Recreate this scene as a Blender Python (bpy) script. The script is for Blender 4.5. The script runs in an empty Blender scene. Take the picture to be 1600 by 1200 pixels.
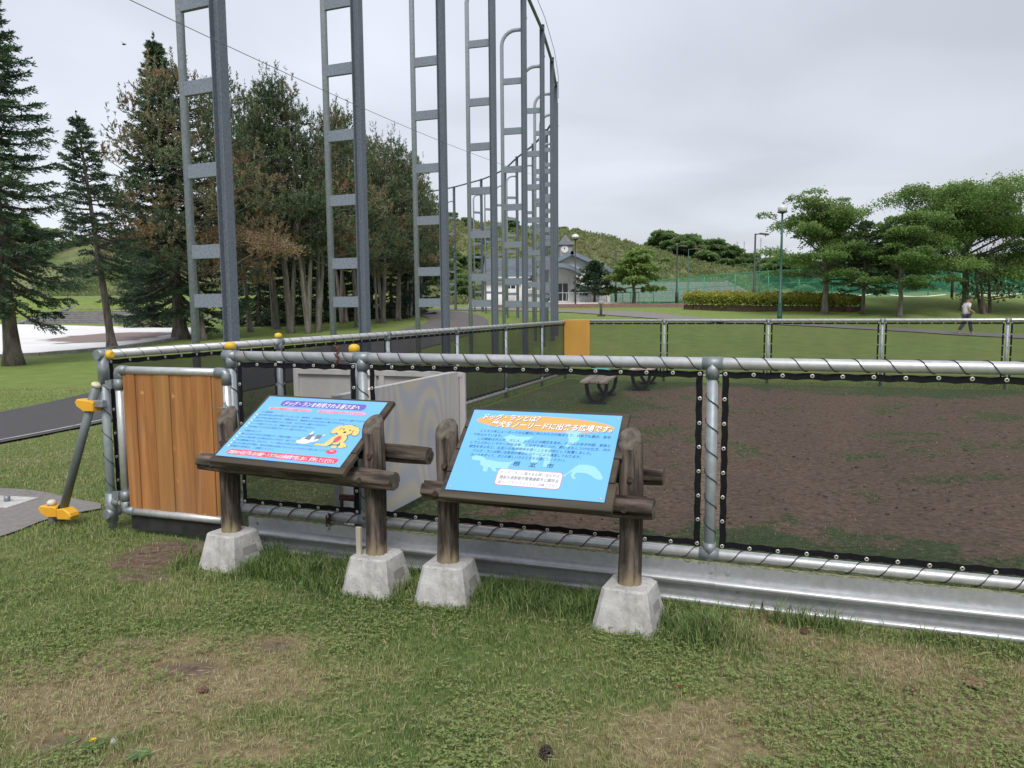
import bpy, math, random
import numpy as np
from mathutils import Vector, Matrix
R = math.radians
scene = bpy.context.scene
COL = scene.collection
random.seed(7)
rng = np.random.default_rng(7)

# ---------------------------------------------------------------- camera, sky, sun, exposure
CAM_H, PITCH, ROLL, FPX = 1.5, .0992, .0079, 1182.0
TH = .3421                                   # the dog run's fences are turned by this angle
cam_d = bpy.data.cameras.new('camera'); cam = bpy.data.objects.new('camera', cam_d); COL.objects.link(cam)
cam_d.sensor_width = 36; cam_d.lens = 36 * FPX / 1600; cam_d.clip_start = .05; cam_d.clip_end = 2000
cam.matrix_world = Matrix.Translation((0, 0, CAM_H)) @ Matrix.Rotation(math.pi/2 - PITCH, 4, 'X') @ Matrix.Rotation(-ROLL, 4, 'Z')
scene.camera = cam
SUN_EL, SUN_AZ = R(50), R(178)               # azimuth measured clockwise from +Y (behind and left of the camera)
w = bpy.data.worlds.new('World'); scene.world = w; w.use_nodes = True
nt = w.node_tree; N = nt.nodes; LK = nt.links
bg = N['Background']
sky = N.new('ShaderNodeTexSky'); sky.sky_type = 'NISHITA'; sky.sun_disc = False
sky.sun_elevation = SUN_EL; sky.sun_rotation = SUN_AZ; sky.air_density = 1.5; sky.dust_density = 3
tc = N.new('ShaderNodeTexCoord'); sp = N.new('ShaderNodeSeparateXYZ'); LK.new(tc.outputs['Generated'], sp.inputs[0])
def wm(op, a, b):
    n = N.new('ShaderNodeMath'); n.operation = op
    for i, v in enumerate((a, b)):
        if isinstance(v, (int, float)): n.inputs[i].default_value = v
        elif v is not None: LK.new(v, n.inputs[i])
    return n.outputs[0]
zz = wm('ADD', wm('MAXIMUM', sp.outputs[2], 0.0), .16)
cmb = N.new('ShaderNodeCombineXYZ'); LK.new(wm('DIVIDE', sp.outputs[0], zz), cmb.inputs[0]); LK.new(wm('DIVIDE', sp.outputs[1], zz), cmb.inputs[1])
cl = N.new('ShaderNodeTexNoise'); cl.inputs['Scale'].default_value = .95; cl.inputs['Detail'].default_value = 5; cl.inputs['Roughness'].default_value = .42
cl.inputs['Distortion'].default_value = .35
LK.new(cmb.outputs[0], cl.inputs['Vector'])
cr = N.new('ShaderNodeValToRGB'); LK.new(cl.outputs['Fac'], cr.inputs[0])
cr.color_ramp.elements[0].position = .37; cr.color_ramp.elements[0].color = (.395, .414, .465, 1)
cr.color_ramp.elements[1].position = .60; cr.color_ramp.elements[1].color = (.485, .51, .568, 1)
# a little of the blue sky glows through the overcast
skm = N.new('ShaderNodeMix'); skm.data_type = 'RGBA'; skm.inputs['Factor'].default_value = .92
ssc = N.new('ShaderNodeVectorMath'); ssc.operation = 'SCALE'; ssc.inputs['Scale'].default_value = .1; LK.new(sky.outputs[0], ssc.inputs[0])
# the cloud deck is thinner, so brighter, towards the left
dt = N.new('ShaderNodeVectorMath'); dt.operation = 'DOT_PRODUCT'; LK.new(tc.outputs['Generated'], dt.inputs[0]); dt.inputs[1].default_value = (-.72, .52, .46)
glo = wm('ADD', .90, wm('MULTIPLY', wm('MAXIMUM', dt.outputs['Value'], 0.0), .34))
gl = N.new('ShaderNodeVectorMath'); gl.operation = 'SCALE'; LK.new(cr.outputs[0], gl.inputs[0]); LK.new(glo, gl.inputs['Scale'])
LK.new(ssc.outputs[0], skm.inputs['A']); LK.new(gl.outputs[0], skm.inputs['B'])
LK.new(skm.outputs['Result'], bg.inputs['Color']); bg.inputs['Strength'].default_value = .97
sl = bpy.data.lights.new('sun', 'SUN'); sl.energy = 1.5; sl.angle = R(22); sl.color = (1, .97, .93)
so = bpy.data.objects.new('sun', sl); COL.objects.link(so)
sdir = Vector((math.sin(SUN_AZ)*math.cos(SUN_EL), math.cos(SUN_AZ)*math.cos(SUN_EL), math.sin(SUN_EL)))
so.rotation_euler = sdir.to_track_quat('Z', 'Y').to_euler()
scene.view_settings.view_transform = 'Standard'; scene.view_settings.look = 'None'
scene.view_settings.exposure = .68; scene.view_settings.gamma = 1; scene.view_settings.use_curve_mapping = False
scene.cycles.max_bounces = 6; scene.cycles.transparent_max_bounces = 12; scene.cycles.diffuse_bounces = 3

# ---------------------------------------------------------------- geometry helpers
def sstep(a, b, x): t = np.clip((x - a) / (b - a), 0, 1); return t*t*(3 - 2*t)
_lat = np.random.default_rng(3).random((256, 256))
def vnoise(x, y):
    xi = np.floor(x).astype(int); yi = np.floor(y).astype(int); fx = x - xi; fy = y - yi
    fx = fx*fx*(3 - 2*fx); fy = fy*fy*(3 - 2*fy)
    g = lambda i, j: _lat[i & 255, j & 255]
    return (g(xi, yi)*(1 - fx) + g(xi+1, yi)*fx)*(1 - fy) + (g(xi, yi+1)*(1 - fx) + g(xi+1, yi+1)*fx)*fy
def fbm(x, y, o=4):
    x = np.asarray(x, float); y = np.asarray(y, float); s = 0; a = .5; t = 0
    for k in range(o): s = s + a*vnoise(x*2**k + 13.7*k, y*2**k + 7.3*k); t += a; a *= .5
    return s/t
E1 = Vector((math.cos(TH), -math.sin(TH), 0)); E2 = Vector((math.sin(TH), math.cos(TH), 0))
def W(a, b, z=0): return E1*a + E2*b + Vector((0, 0, z))
def ray(px, py):
    a, b = px - 800, py - 600; c_, s_ = math.cos(ROLL), math.sin(ROLL)
    X = (a*c_ - b*s_)/FPX; Y = (a*s_ + b*c_)/FPX; cp, sp_ = math.cos(PITCH), math.sin(PITCH)
    return Vector((X, cp - Y*sp_, -sp_ - Y*cp))
def Hs(x, y):
    """terrain height"""
    x = np.asarray(x, float); y = np.asarray(y, float)
    h = np.interp(y, [0, 18, 30, 45, 57, 62, 75, 90, 400], [0, 0, .25, .75, 1.3, 1.5, 1.75, 1.9, 3])
    h = h + .85*sstep(16, 25, x)*sstep(42, 57, y)*(1 - .5*sstep(58, 62, y))
    h = h + 1.3*sstep(-8, -12, x)*sstep(50.5, 56, y) - .25*sstep(-8, -12, x)*sstep(40, 44, y)*(1-sstep(51, 56, y))
    q = x/np.maximum(y, 20)
    A = np.interp(q, [-1.2, -.68, -.3, -.085, .06, .127, .178, .25, .30, .33, .4, .8], [7, 8.5, 11, 13.2, 11.3, 10.2, 8.2, 5.6, 4.6, 3.2, 2.6, 2.6])
    h = h + A*sstep(90, 122, y) - 3*sstep(150, 260, y)
    h = h + .35*(fbm(x*.11, y*.11) - .5)*sstep(70, 95, y)*3
    h = h + .05*(fbm(x*.6, y*.6) - .5)*sstep(16, 22, np.hypot(x, y))
    return h
def H(x, y): return float(Hs(x, y))
def gp(px, py, far=400):
    """where the line of sight through a photograph pixel meets the terrain"""
    r = ray(px, py); t = 1.0; s = .05
    while t < far:
        if CAM_H + r.z*t < H(r.x*t, r.y*t): break
        t += s; s = max(.05, t*.004)
    return Vector((r.x*t, r.y*t, H(r.x*t, r.y*t)))
def gy(px, py, Y): r = ray(px, py); t = Y/r.y; return Vector((r.x*t, Y, CAM_H + r.z*t))

class MB:
    """collects geometry, builds ONE mesh object"""
    def __init__(s): s.v = []; s.f = []; s.m = []; s.sm = []
    def add(s, vs, fs, mi=0, smooth=False):
        o = len(s.v); s.v += [tuple(v) for v in vs]; s.f += [tuple(i + o for i in f) for f in fs]
        s.m += [mi]*len(fs); s.sm += [smooth]*len(fs); return s
    def box(s, c, d, rot=None, mi=0, bev=0):
        hx, hy, hz = d[0]/2, d[1]/2, d[2]/2
        if bev > 0:
            b = min(bev, hx*.9, hy*.9, hz*.9); vs = []; idx = {}
            for sx in (-1, 1):
                for sy in (-1, 1):
                    for sz in (-1, 1):
                        for k in range(3):
                            p = [sx*(hx-b), sy*(hy-b), sz*(hz-b)]; p[k] += (sx, sy, sz)[k]*b
                            idx[(sx, sy, sz, k)] = len(vs); vs.append(p)
            fs = []
            for k in range(3):
                a, b2 = [(1, 2), (2, 0), (0, 1)][k]
                for sg in (-1, 1):
                    q = []
                    for u, v_ in ((-1, -1), (1, -1), (1, 1), (-1, 1)):
                        t = [0, 0, 0]; t[k] = sg; t[a] = u; t[b2] = v_; q.append(idx[(t[0], t[1], t[2], k)])
                    fs.append(q if sg > 0 else q[::-1])
            for k in range(3):
                a, b2 = [(1, 2), (2, 0), (0, 1)][k]
                for u in (-1, 1):
                    for v_ in (-1, 1):
                        t0 = [0, 0, 0]; t0[k] = -1; t0[a] = u; t0[b2] = v_; t1 = list(t0); t1[k] = 1
                        q = [idx[(*t0, a)], idx[(*t1, a)], idx[(*t1, b2)], idx[(*t0, b2)]]
                        fs.append(q if u*v_ < 0 else q[::-1])
            for sx in (-1, 1):
                for sy in (-1, 1):
                    for sz in (-1, 1):
                        q = [idx[(sx, sy, sz, k)] for k in range(3)]; fs.append(q if sx*sy*sz > 0 else q[::-1])
        else:
            vs = [(x, y, z) for x in (-hx, hx) for y in (-hy, hy) for z in (-hz, hz)]
            fs = [(0, 1, 3, 2), (4, 6, 7, 5), (0, 4, 5, 1), (2, 3, 7, 6), (0, 2, 6, 4), (1, 5, 7, 3)]
        c = Vector(c); vs = [Vector(v) for v in vs]
        if rot is not None: vs = [rot @ v for v in vs]
        return s.add([v + c for v in vs], fs, mi)
    def tube(s, pts, rad, n=12, cap=True, mi=0, smooth=True):
        pts = [Vector(p) for p in pts]
        if isinstance(rad, (int, float)): rad = [rad]*len(pts)
        vs = []; fs = []; up = None
        for i, p in enumerate(pts):
            d = (pts[min(i+1, len(pts)-1)] - pts[max(i-1, 0)])
            d = d.normalized() if d.length > 1e-9 else Vector((0, 0, 1))
            if up is None: up = Vector((0, 0, 1)) if abs(d.z) < .9 else Vector((1, 0, 0))
            a = d.cross(up).normalized(); b = a.cross(d).normalized(); up = b
            for k in range(n):
                t = 2*math.pi*k/n; vs.append(p + (a*math.cos(t) + b*math.sin(t))*rad[i])
        for i in range(len(pts)-1):
            for k in range(n):
                fs.append((i*n+k, i*n+(k+1) % n, (i+1)*n+(k+1) % n, (i+1)*n+k))
        s.add(vs, fs, mi, smooth)
        if cap:
            o = len(s.v) - len(vs)
            s.f.append(tuple(o + k for k in range(n-1, -1, -1))); s.m.append(mi); s.sm.append(False)
            s.f.append(tuple(o + (len(pts)-1)*n + k for k in range(n))); s.m.append(mi); s.sm.append(False)
        return s
    def lathe(s, prof, c=(0, 0, 0), n=16, mi=0, smooth=True):
        return s.tube([(c[0], c[1], c[2]+z) for r, z in prof], [r for r, z in prof], n, True, mi, smooth)
    def prism(s, poly, z0, z1, mi=0, M=None):
        """flat polygon (x,y) extruded z0..z1, optional matrix"""
        n = len(poly); vs = [Vector((x, y, z0)) for x, y in poly] + [Vector((x, y, z1)) for x, y in poly]
        fs = [tuple(range(n-1, -1, -1)), tuple(range(n, 2*n))] + [(i, (i+1) % n, n+(i+1) % n, n+i) for i in range(n)]
        if M is not None: vs = [M @ v for v in vs]
        return s.add(vs, fs, mi)
    def build(s, name, mats, parent=None, loc=(0, 0, 0), rot=(0, 0, 0)):
        me = bpy.data.meshes.new(name); me.from_pydata(s.v, [], s.f)
        if not isinstance(mats, (list, tuple)): mats = [mats]
        for m in mats: me.materials.append(m)
        me.polygons.foreach_set('material_index', s.m); me.polygons.foreach_set('use_smooth', s.sm); me.update()
        return link(name, me, parent, loc, rot)
def link(name, me, parent=None, loc=(0, 0, 0), rot=(0, 0, 0)):
    o = bpy.data.objects.new(name, me); COL.objects.link(o); o.parent = parent; o.location = loc; o.rotation_euler = rot; return o
def tag(o, label=None, cat=None, group=None, kind=None):
    if label: o['label'] = label
    if cat: o['category'] = cat
    if group: o['group'] = group
    if kind: o['kind'] = kind
    return o
def thing(name, label, cat, loc=(0, 0, 0), rz=0, group=None):
    o = bpy.data.objects.new(name, None); COL.objects.link(o); o.location = loc; o.rotation_euler = (0, 0, rz); o.empty_display_size = .2
    return tag(o, label, cat, group)
def dup(root, loc, rz=None, label=None, scale=None):
    r = root.copy(); COL.objects.link(r); r.location = loc
    if rz is not None: r.rotation_euler = (0, 0, rz)
    if label: r['label'] = label
    if scale: r.scale = scale
    for ch in list(root.children):
        c = ch.copy(); COL.objects.link(c); c.parent = r
        for g_ in list(ch.children):
            d = g_.copy(); COL.objects.link(d); d.parent = c
    return r

# ---------------------------------------------------------------- materials
def nodes(name):
    m = bpy.data.materials.new(name); m.use_nodes = True; t = m.node_tree; return m, t, t.nodes['Principled BSDF']
def noise(t, scale, detail=5, rough=.55, vec=None, stretch=None, coord='Object', dist=0):
    n = t.nodes.new('ShaderNodeTexNoise'); n.inputs['Scale'].default_value = scale; n.inputs['Detail'].default_value = detail
    n.inputs['Roughness'].default_value = rough; n.inputs['Distortion'].default_value = dist
    if vec is None:
        c = t.nodes.new('ShaderNodeTexCoord'); vec = c.outputs[coord]
    if stretch:
        mp = t.nodes.new('ShaderNodeMapping'); mp.inputs['Scale'].default_value = stretch; t.links.new(vec, mp.inputs[0]); vec = mp.outputs[0]
    t.links.new(vec, n.inputs['Vector']); return n.outputs['Fac']
def ramp(t, fac, stops):
    r = t.nodes.new('ShaderNodeValToRGB'); t.links.new(fac, r.inputs[0]); e = r.color_ramp.elements
    while len(e) < len(stops): e.new(.5)
    for i, (p, c) in enumerate(stops):
        e[i].position = p; e[i].color = (*c, 1) if len(c) == 3 else c
    return r.outputs[0]
def mixc(t, f, a, b, mode='MIX'):
    n = t.nodes.new('ShaderNodeMix'); n.data_type = 'RGBA'; n.blend_type = mode
    for k, v in (('Factor', f), ('A', a), ('B', b)):
        if isinstance(v, (int, float)): n.inputs[k].default_value = v
        elif isinstance(v, tuple): n.inputs[k].default_value = (*v, 1)
        else: t.links.new(v, n.inputs[k])
    return n.outputs['Result']
def mth(t, op, a, b=0.0):
    n = t.nodes.new('ShaderNodeMath'); n.operation = op
    for i, v in enumerate((a, b)):
        if isinstance(v, (int, float)): n.inputs[i].default_value = v
        else: t.links.new(v, n.inputs[i])
    return n.outputs[0]
def bump(t, b, h, strength=.3, dist=.01):
    n = t.nodes.new('ShaderNodeBump'); n.inputs['Strength'].default_value = strength; n.inputs['Distance'].default_value = dist
    t.links.new(h, n.inputs['Height']); t.links.new(n.outputs[0], b.inputs['Normal'])
def attr(t, name):
    n = t.nodes.new('ShaderNodeAttribute'); n.attribute_name = name; return n
def pm(name, c1, c2=None, scale=6, rough=.6, metal=0, bmp=0, stretch=None, detail=5, spec=.5, lo=.35, hi=.65, bscale=None, coord='Object', bdist=.01):
    m, t, b = nodes(name); c2 = c2 or tuple(min(1, x*1.25) for x in c1)
    f = noise(t, scale, detail, stretch=stretch, coord=coord)
    t.links.new(ramp(t, f, [(lo, c1), (hi, c2)]), b.inputs['Base Color'])
    b.inputs['Roughness'].default_value = rough; b.inputs['Metallic'].default_value = metal; b.inputs['Specular IOR Level'].default_value = spec
    if bmp: bump(t, b, noise(t, bscale or scale*3, 4, stretch=stretch, coord=coord), bmp, bdist)
    return m
def flat(name, c, rough=.5, spec=.5, metal=0):
    m, t, b = nodes(name); b.inputs['Base Color'].default_value = (*c, 1); b.inputs['Roughness'].default_value = rough
    b.inputs['Specular IOR Level'].default_value = spec; b.inputs['Metallic'].default_value = metal; return m
def galv(name, c1, c2, rough=.42, metal=.55):
    """weathered zinc: spangle, streaks and a few rust specks"""
    m, t, b = nodes(name)
    f = noise(t, 28, 3); g = noise(t, 3.0, 5, stretch=(1, 1, .35)); s = noise(t, 60, 2)
    c = ramp(t, f, [(.35, c1), (.65, c2)])
    c = mixc(t, mth(t, 'MULTIPLY', g, .4), c, tuple(x*.62 for x in c1))
    c = mixc(t, ramp(t, s, [(.74, (0, 0, 0)), (.8, (.5, .5, .5))]), c, (.22, .12, .06))
    t.links.new(c, b.inputs['Base Color']); b.inputs['Metallic'].default_value = metal
    t.links.new(ramp(t, g, [(.3, (rough-.08,)*3), (.7, (rough+.14,)*3)]), b.inputs['Roughness'])
    bump(t, b, noise(t, 90, 2), .08, .002); return m
def netmat(name, c, op):
    """woven net whose threads are far below a pixel: a share of the light is stopped, the rest passes"""
    m, t, b = nodes(name); b.inputs['Base Color'].default_value = (*c, 1); b.inputs['Roughness'].default_value = .8; b.inputs['Specular IOR Level'].default_value = .15
    tr = t.nodes.new('ShaderNodeBsdfTransparent'); mx = t.nodes.new('ShaderNodeMixShader')
    f = noise(t, 2.2, 4); t.links.new(ramp(t, f, [(.3, (op-.05,)*3), (.7, (op+.05,)*3)]), mx.inputs[0])
    t.links.new(tr.outputs[0], mx.inputs[1]); t.links.new(b.outputs[0], mx.inputs[2]); t.links.new(mx.outputs[0], t.nodes['Material Output'].inputs[0]); return m
def leafmat(name, stops, trans=.3, rough=.55):
    m, t, b = nodes(name); a = attr(t, 'tint'); c = ramp(t, a.outputs['Fac'], stops)
    c = mixc(t, .35, c, mixc(t, noise(t, 1.3, 3), tuple(x*.8 for x in stops[0][1]), tuple(min(1, x*1.35) for x in stops[-1][1])), 'MIX') if trans >= .3 else c
    t.links.new(c, b.inputs['Base Color']); b.inputs['Roughness'].default_value = rough; b.inputs['Specular IOR Level'].default_value = .25
    tl = t.nodes.new('ShaderNodeBsdfTranslucent'); t.links.new(c, tl.inputs[0]); mx = t.nodes.new('ShaderNodeMixShader'); mx.inputs[0].default_value = trans
    t.links.new(b.outputs[0], mx.inputs[1]); t.links.new(tl.outputs[0], mx.inputs[2]); t.links.new(mx.outputs[0], t.nodes['Material Output'].inputs[0]); return m
def logmat(name, st=(1, 1, .12)):
    m, t, b = nodes(name)
    f = noise(t, 22, 8, stretch=st, rough=.68); g = noise(t, 3, 4)
    c = ramp(t, f, [(.36, (.010, .008, .007)), (.48, (.06, .045, .036)), (.64, (.19, .15, .125))])
    c = mixc(t, ramp(t, g, [(.52, (0, 0, 0)), (.7, (.55, .55, .55))]), c, (.085, .08, .05))
    t.links.new(c, b.inputs['Base Color']); b.inputs['Roughness'].default_value = .85; b.inputs['Specular IOR Level'].default_value = .25
    bump(t, b, noise(t, 30, 6, stretch=st), .9, .012); return m
M = {}
M['galv'] = galv('galvanised pipe', (.56, .57, .575), (.68, .685, .69), .40, .55)
M['galv_post'] = galv('galvanised post', (.30, .34, .36), (.39, .43, .45), .5, .3)
M['galv_dark'] = galv('galvanised fitting', (.25, .28, .30), (.36, .39, .41), .5)
M['steel'] = galv('galvanised beam', (.125, .15, .19), (.19, .22, .265), .6, .12)
M['rail_galv'] = galv('galvanised curved rail', (.30, .335, .385), (.42, .455, .50), .6, .0)
M['rung'] = galv('galvanised rung', (.19, .22, .27), (.28, .315, .37), .6, .05)
M['net'] = netmat('black windbreak net', (.024, .025, .028), .42)
M['net_left'] = netmat('black windbreak net of the side fence', (.024, .025, .032), .70)
M['net_back'] = netmat('black windbreak net of the back fence', (.03, .032, .034), .42)
M['net_green'] = netmat('green court net', (.10, .40, .26), .33)
M['hem'] = pm('black net hem', (.008, .008, .011), (.014, .014, .018), 60, .8, bmp=.3, spec=.15)
M['rope'] = flat('black cord', (.012, .012, .015), .6)
M['eyelet'] = flat('zinc eyelet', (.62, .6, .55), .35, metal=.6)
M['yellow'] = pm('yellow plastic', (.72, .42, .02), (.85, .55, .05), 12, .45)
M['ivory'] = pm('worn ivory cap', (.55, .5, .32), (.72, .68, .5), 20, .5)
M['orange_foam'] = pm('orange yellow moulded cover', (.78, .36, .02), (.85, .45, .03), 7, .5)
M['log'] = logmat('weathered dark log')
M['beam'] = logmat('weathered beam log', (.12, 1, 1))
M['plank'] = pm('weathered dark plank', (.035, .028, .022), (.115, .095, .07), 5, .85, bmp=.5, stretch=(.12, 1.4, 1.4), bscale=16, spec=.25)
def concmat():
    m, t, b = nodes('cast concrete')
    c = ramp(t, noise(t, 9, 8, rough=.65), [(.35, (.37, .36, .345)), (.65, (.60, .59, .57))])
    c = mixc(t, ramp(t, noise(t, 55, 3), [(.66, (0, 0, 0)), (.72, (.7, .7, .7))]), c, (.13, .125, .12))
    c = mixc(t, ramp(t, noise(t, 5, 6, stretch=(1, 1, .35), rough=.7), [(.56, (0, 0, 0)), (.68, (.55, .55, .55))]), c, (.24, .22, .17))
    t.links.new(c, b.inputs['Base Color']); b.inputs['Roughness'].default_value = .92; b.inputs['Specular IOR Level'].default_value = .2
    bump(t, b, mth(t, 'ADD', noise(t, 60, 4), noise(t, 14, 5)), .6, .006); return m
M['concrete'] = concmat()
M['concrete_plain'] = pm('cast concrete', (.36, .35, .34), (.60, .59, .57), 9, .9, bmp=.6, bscale=60, bdist=.004, detail=8)
M['conc_dark'] = pm('old concrete', (.22, .21, .2), (.33, .32, .3), 4, .9, bmp=.3)
M['stone'] = pm('grey stone step', (.16, .16, .17), (.28, .28, .28), 3, .9)
M['ply'] = None
M['white'] = pm('off white wall', (.70, .69, .68), (.8, .79, .78), 1.5, .8)
M['roof'] = pm('grey blue roof', (.11, .13, .155), (.16, .185, .21), 2, .95, spec=.1)
M['trim'] = pm('blue grey trim', (.19, .235, .285), (.24, .285, .335), 2, .8, spec=.2)
M['glass'] = flat('dark window glass', (.03, .035, .04), .12)
M['dark'] = flat('dark painted steel', (.03, .032, .035), .5)
M['greenpost'] = pm('dark green lamp post', (.015, .07, .05), (.03, .1, .075), 3, .45)
M['bark'] = pm('conifer bark', (.07, .055, .045), (.2, .17, .145), 9, .95, bmp=.8, stretch=(1, 1, .2), bdist=.03)
M['bark_pale'] = pm('pale grey bark', (.12, .105, .09), (.27, .245, .215), 7, .95, bmp=.7, stretch=(1, 1, .25), bdist=.03)
M['fir'] = leafmat('fir needles', [(0, (.035, .065, .045)), (.5, (.078, .13, .075)), (1, (.18, .26, .11))], .25)
M['pine'] = leafmat('pine needles', [(0, (.05, .078, .045)), (.45, (.13, .18, .09)), (.65, (.22, .23, .12)), (.8, (.22, .185, .12)), (1, (.31, .21, .12))], .2)
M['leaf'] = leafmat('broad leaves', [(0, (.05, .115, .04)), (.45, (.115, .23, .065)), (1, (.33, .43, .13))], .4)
M['leaf_far'] = leafmat('far leaves', [(0, (.11, .19, .08)), (.5, (.19, .30, .12)), (1, (.30, .42, .17))], .5)
M['scrub'] = leafmat('hill scrub', [(0, (.15, .21, .085)), (.5, (.25, .31, .12)), (1, (.35, .34, .18))], .45)
M['hedge'] = leafmat('yellow green hedge', [(0, (.09, .14, .02)), (.5, (.26, .3, .05)), (1, (.5, .47, .12))], .25)
M['blade'] = leafmat('grass blades', [(0, (.08, .145, .042)), (.35, (.17, .25, .075)), (.62, (.30, .345, .125)), (.8, (.38, .34, .18)), (1, (.58, .49, .32))], .25, .6)
M['brown'] = pm('brown planter wood', (.06, .035, .02), (.11, .07, .045), 4, .8)
M['brick'] = pm('brown brick terrace', (.2, .13, .1), (.3, .2, .16), 8, .9)
M['skin'] = flat('skin', (.42, .24, .17), .6)
M['black_rubber'] = pm('black rubber flap', (.01, .01, .01), (.03, .03, .03), 8, .8)
M['old_bolt'] = pm('old brown bolt', (.035, .022, .017), (.09, .06, .045), 40, .8)
M['rust'] = pm('rusty metal', (.09, .035, .02), (.2, .08, .04), 40, .9, bmp=.4)

# leaf clouds -------------------------------------------------------------
def leaf_obj(name, P, D, L, Wd, tint, mat, parent=None, flatness=0.0, r=rng, loc=(0, 0, 0)):
    """P base, D direction (n,3), L length, Wd half width, tint 0..1: one four-cornered leaf each"""
    n = len(P); D = D/np.maximum(np.linalg.norm(D, axis=1, keepdims=True), 1e-6)
    A = r.normal(size=(n, 3)); A[:, 2] *= (1 - flatness)
    if flatness: A = A - (A[:, 2:3]*0)
    S = np.cross(D, np.cross(A, D)) if flatness == 0 else A - (A*D).sum(1, keepdims=True)*D
    S /= np.maximum(np.linalg.norm(S, axis=1, keepdims=True), 1e-6)
    L = np.broadcast_to(np.asarray(L, float).reshape(-1, 1), (n, 1)); Wd = np.broadcast_to(np.asarray(Wd, float).reshape(-1, 1), (n, 1))
    V = np.empty((n, 4, 3), np.float32); V[:, 0] = P; V[:, 1] = P + D*L*.5 + S*Wd; V[:, 2] = P + D*L; V[:, 3] = P + D*L*.5 - S*Wd
    me = bpy.data.meshes.new(name); me.vertices.add(4*n); me.vertices.foreach_set('co', V.ravel())
    me.loops.add(4*n); me.loops.foreach_set('vertex_index', np.arange(4*n, dtype=np.int32))
    me.polygons.add(n); me.polygons.foreach_set('loop_start', np.arange(0, 4*n, 4, dtype=np.int32)); me.polygons.foreach_set('loop_total', np.full(n, 4, np.int32))
    me.update(calc_edges=True)
    a = me.attributes.new('tint', 'FLOAT', 'POINT'); a.data.foreach_set('value', np.repeat(np.clip(tint, 0, 1), 4).astype(np.float32))
    me.materials.append(mat); return link(name, me, parent, loc)
# ================================================================ ground
def g1(px, py): v = gp(px, py); return v.x, v.y
def ab(x, y):
    """world -> fence grid"""
    return x*math.cos(TH) - y*math.sin(TH), x*math.sin(TH) + y*math.cos(TH)
DRY = [(1050, 1150, .9, .3, .62), (1350, 1120, .9, .35, .62), (1550, 1050, .7, .3, .5), (100, 1080, .6, .3, .7), (700, 1120, .5, .18, .35), (1200, 1010, .5, .16, .45), (290, 1050, .55, .34, 1.0), (420, 1010, .4, .2, .6), (160, 1130, .5, .25, .8), (900, 1160, .6, .2, .7), (1120, 1130, .7, .25, .6), (1330, 1060, .7, .25, .5),
       (1500, 1120, .7, .3, .6), (650, 1180, .35, .12, .5), (330, 1190, .6, .2, .9), (1250, 970, .4, .1, .5), (1450, 990, .5, .12, .45), (430, 935, .25, .1, .35), (250, 960, .3, .15, .4)]
DRYW = [(*g1(a, b), c, d, e) for a, b, c, d, e in DRY]
BARE = [(250, 868, .34, .3, 1.0), (222, 905, .2, .16, .7), (330, 850, .25, .18, .9), (1130, 1110, .16, .07, .5), (300, 1045, .2, .1, .62), (430, 1010, .15, .09, .6), (205, 1010, .16, .07, .5), (90, 1165, .2, .08, .45), (260, 1160, .2, .07, .4), (1180, 1180, .1, .05, .5),
        (1440, 990, .16, .04, .4), (1060, 1150, .2, .08, .3)]
BAREW = [(*g1(a, b), c, d, e) for a, b, c, d, e in BARE]
TALL = [(-.66, 3.47, .30), (-1.6, 3.5, .28), (-2.03, 3.44, .30), (-3.05, 3.52, .30), (-2.7, 3.6, .25), (-.27, 3.45, .24), (-1.17, 3.6, .3), (-2.45, 3.58, .3)]
def blob(x, y, cx, cy, rx, ry): return np.exp(-(((x-cx)/rx)**2 + ((y-cy)/ry)**2))
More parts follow.
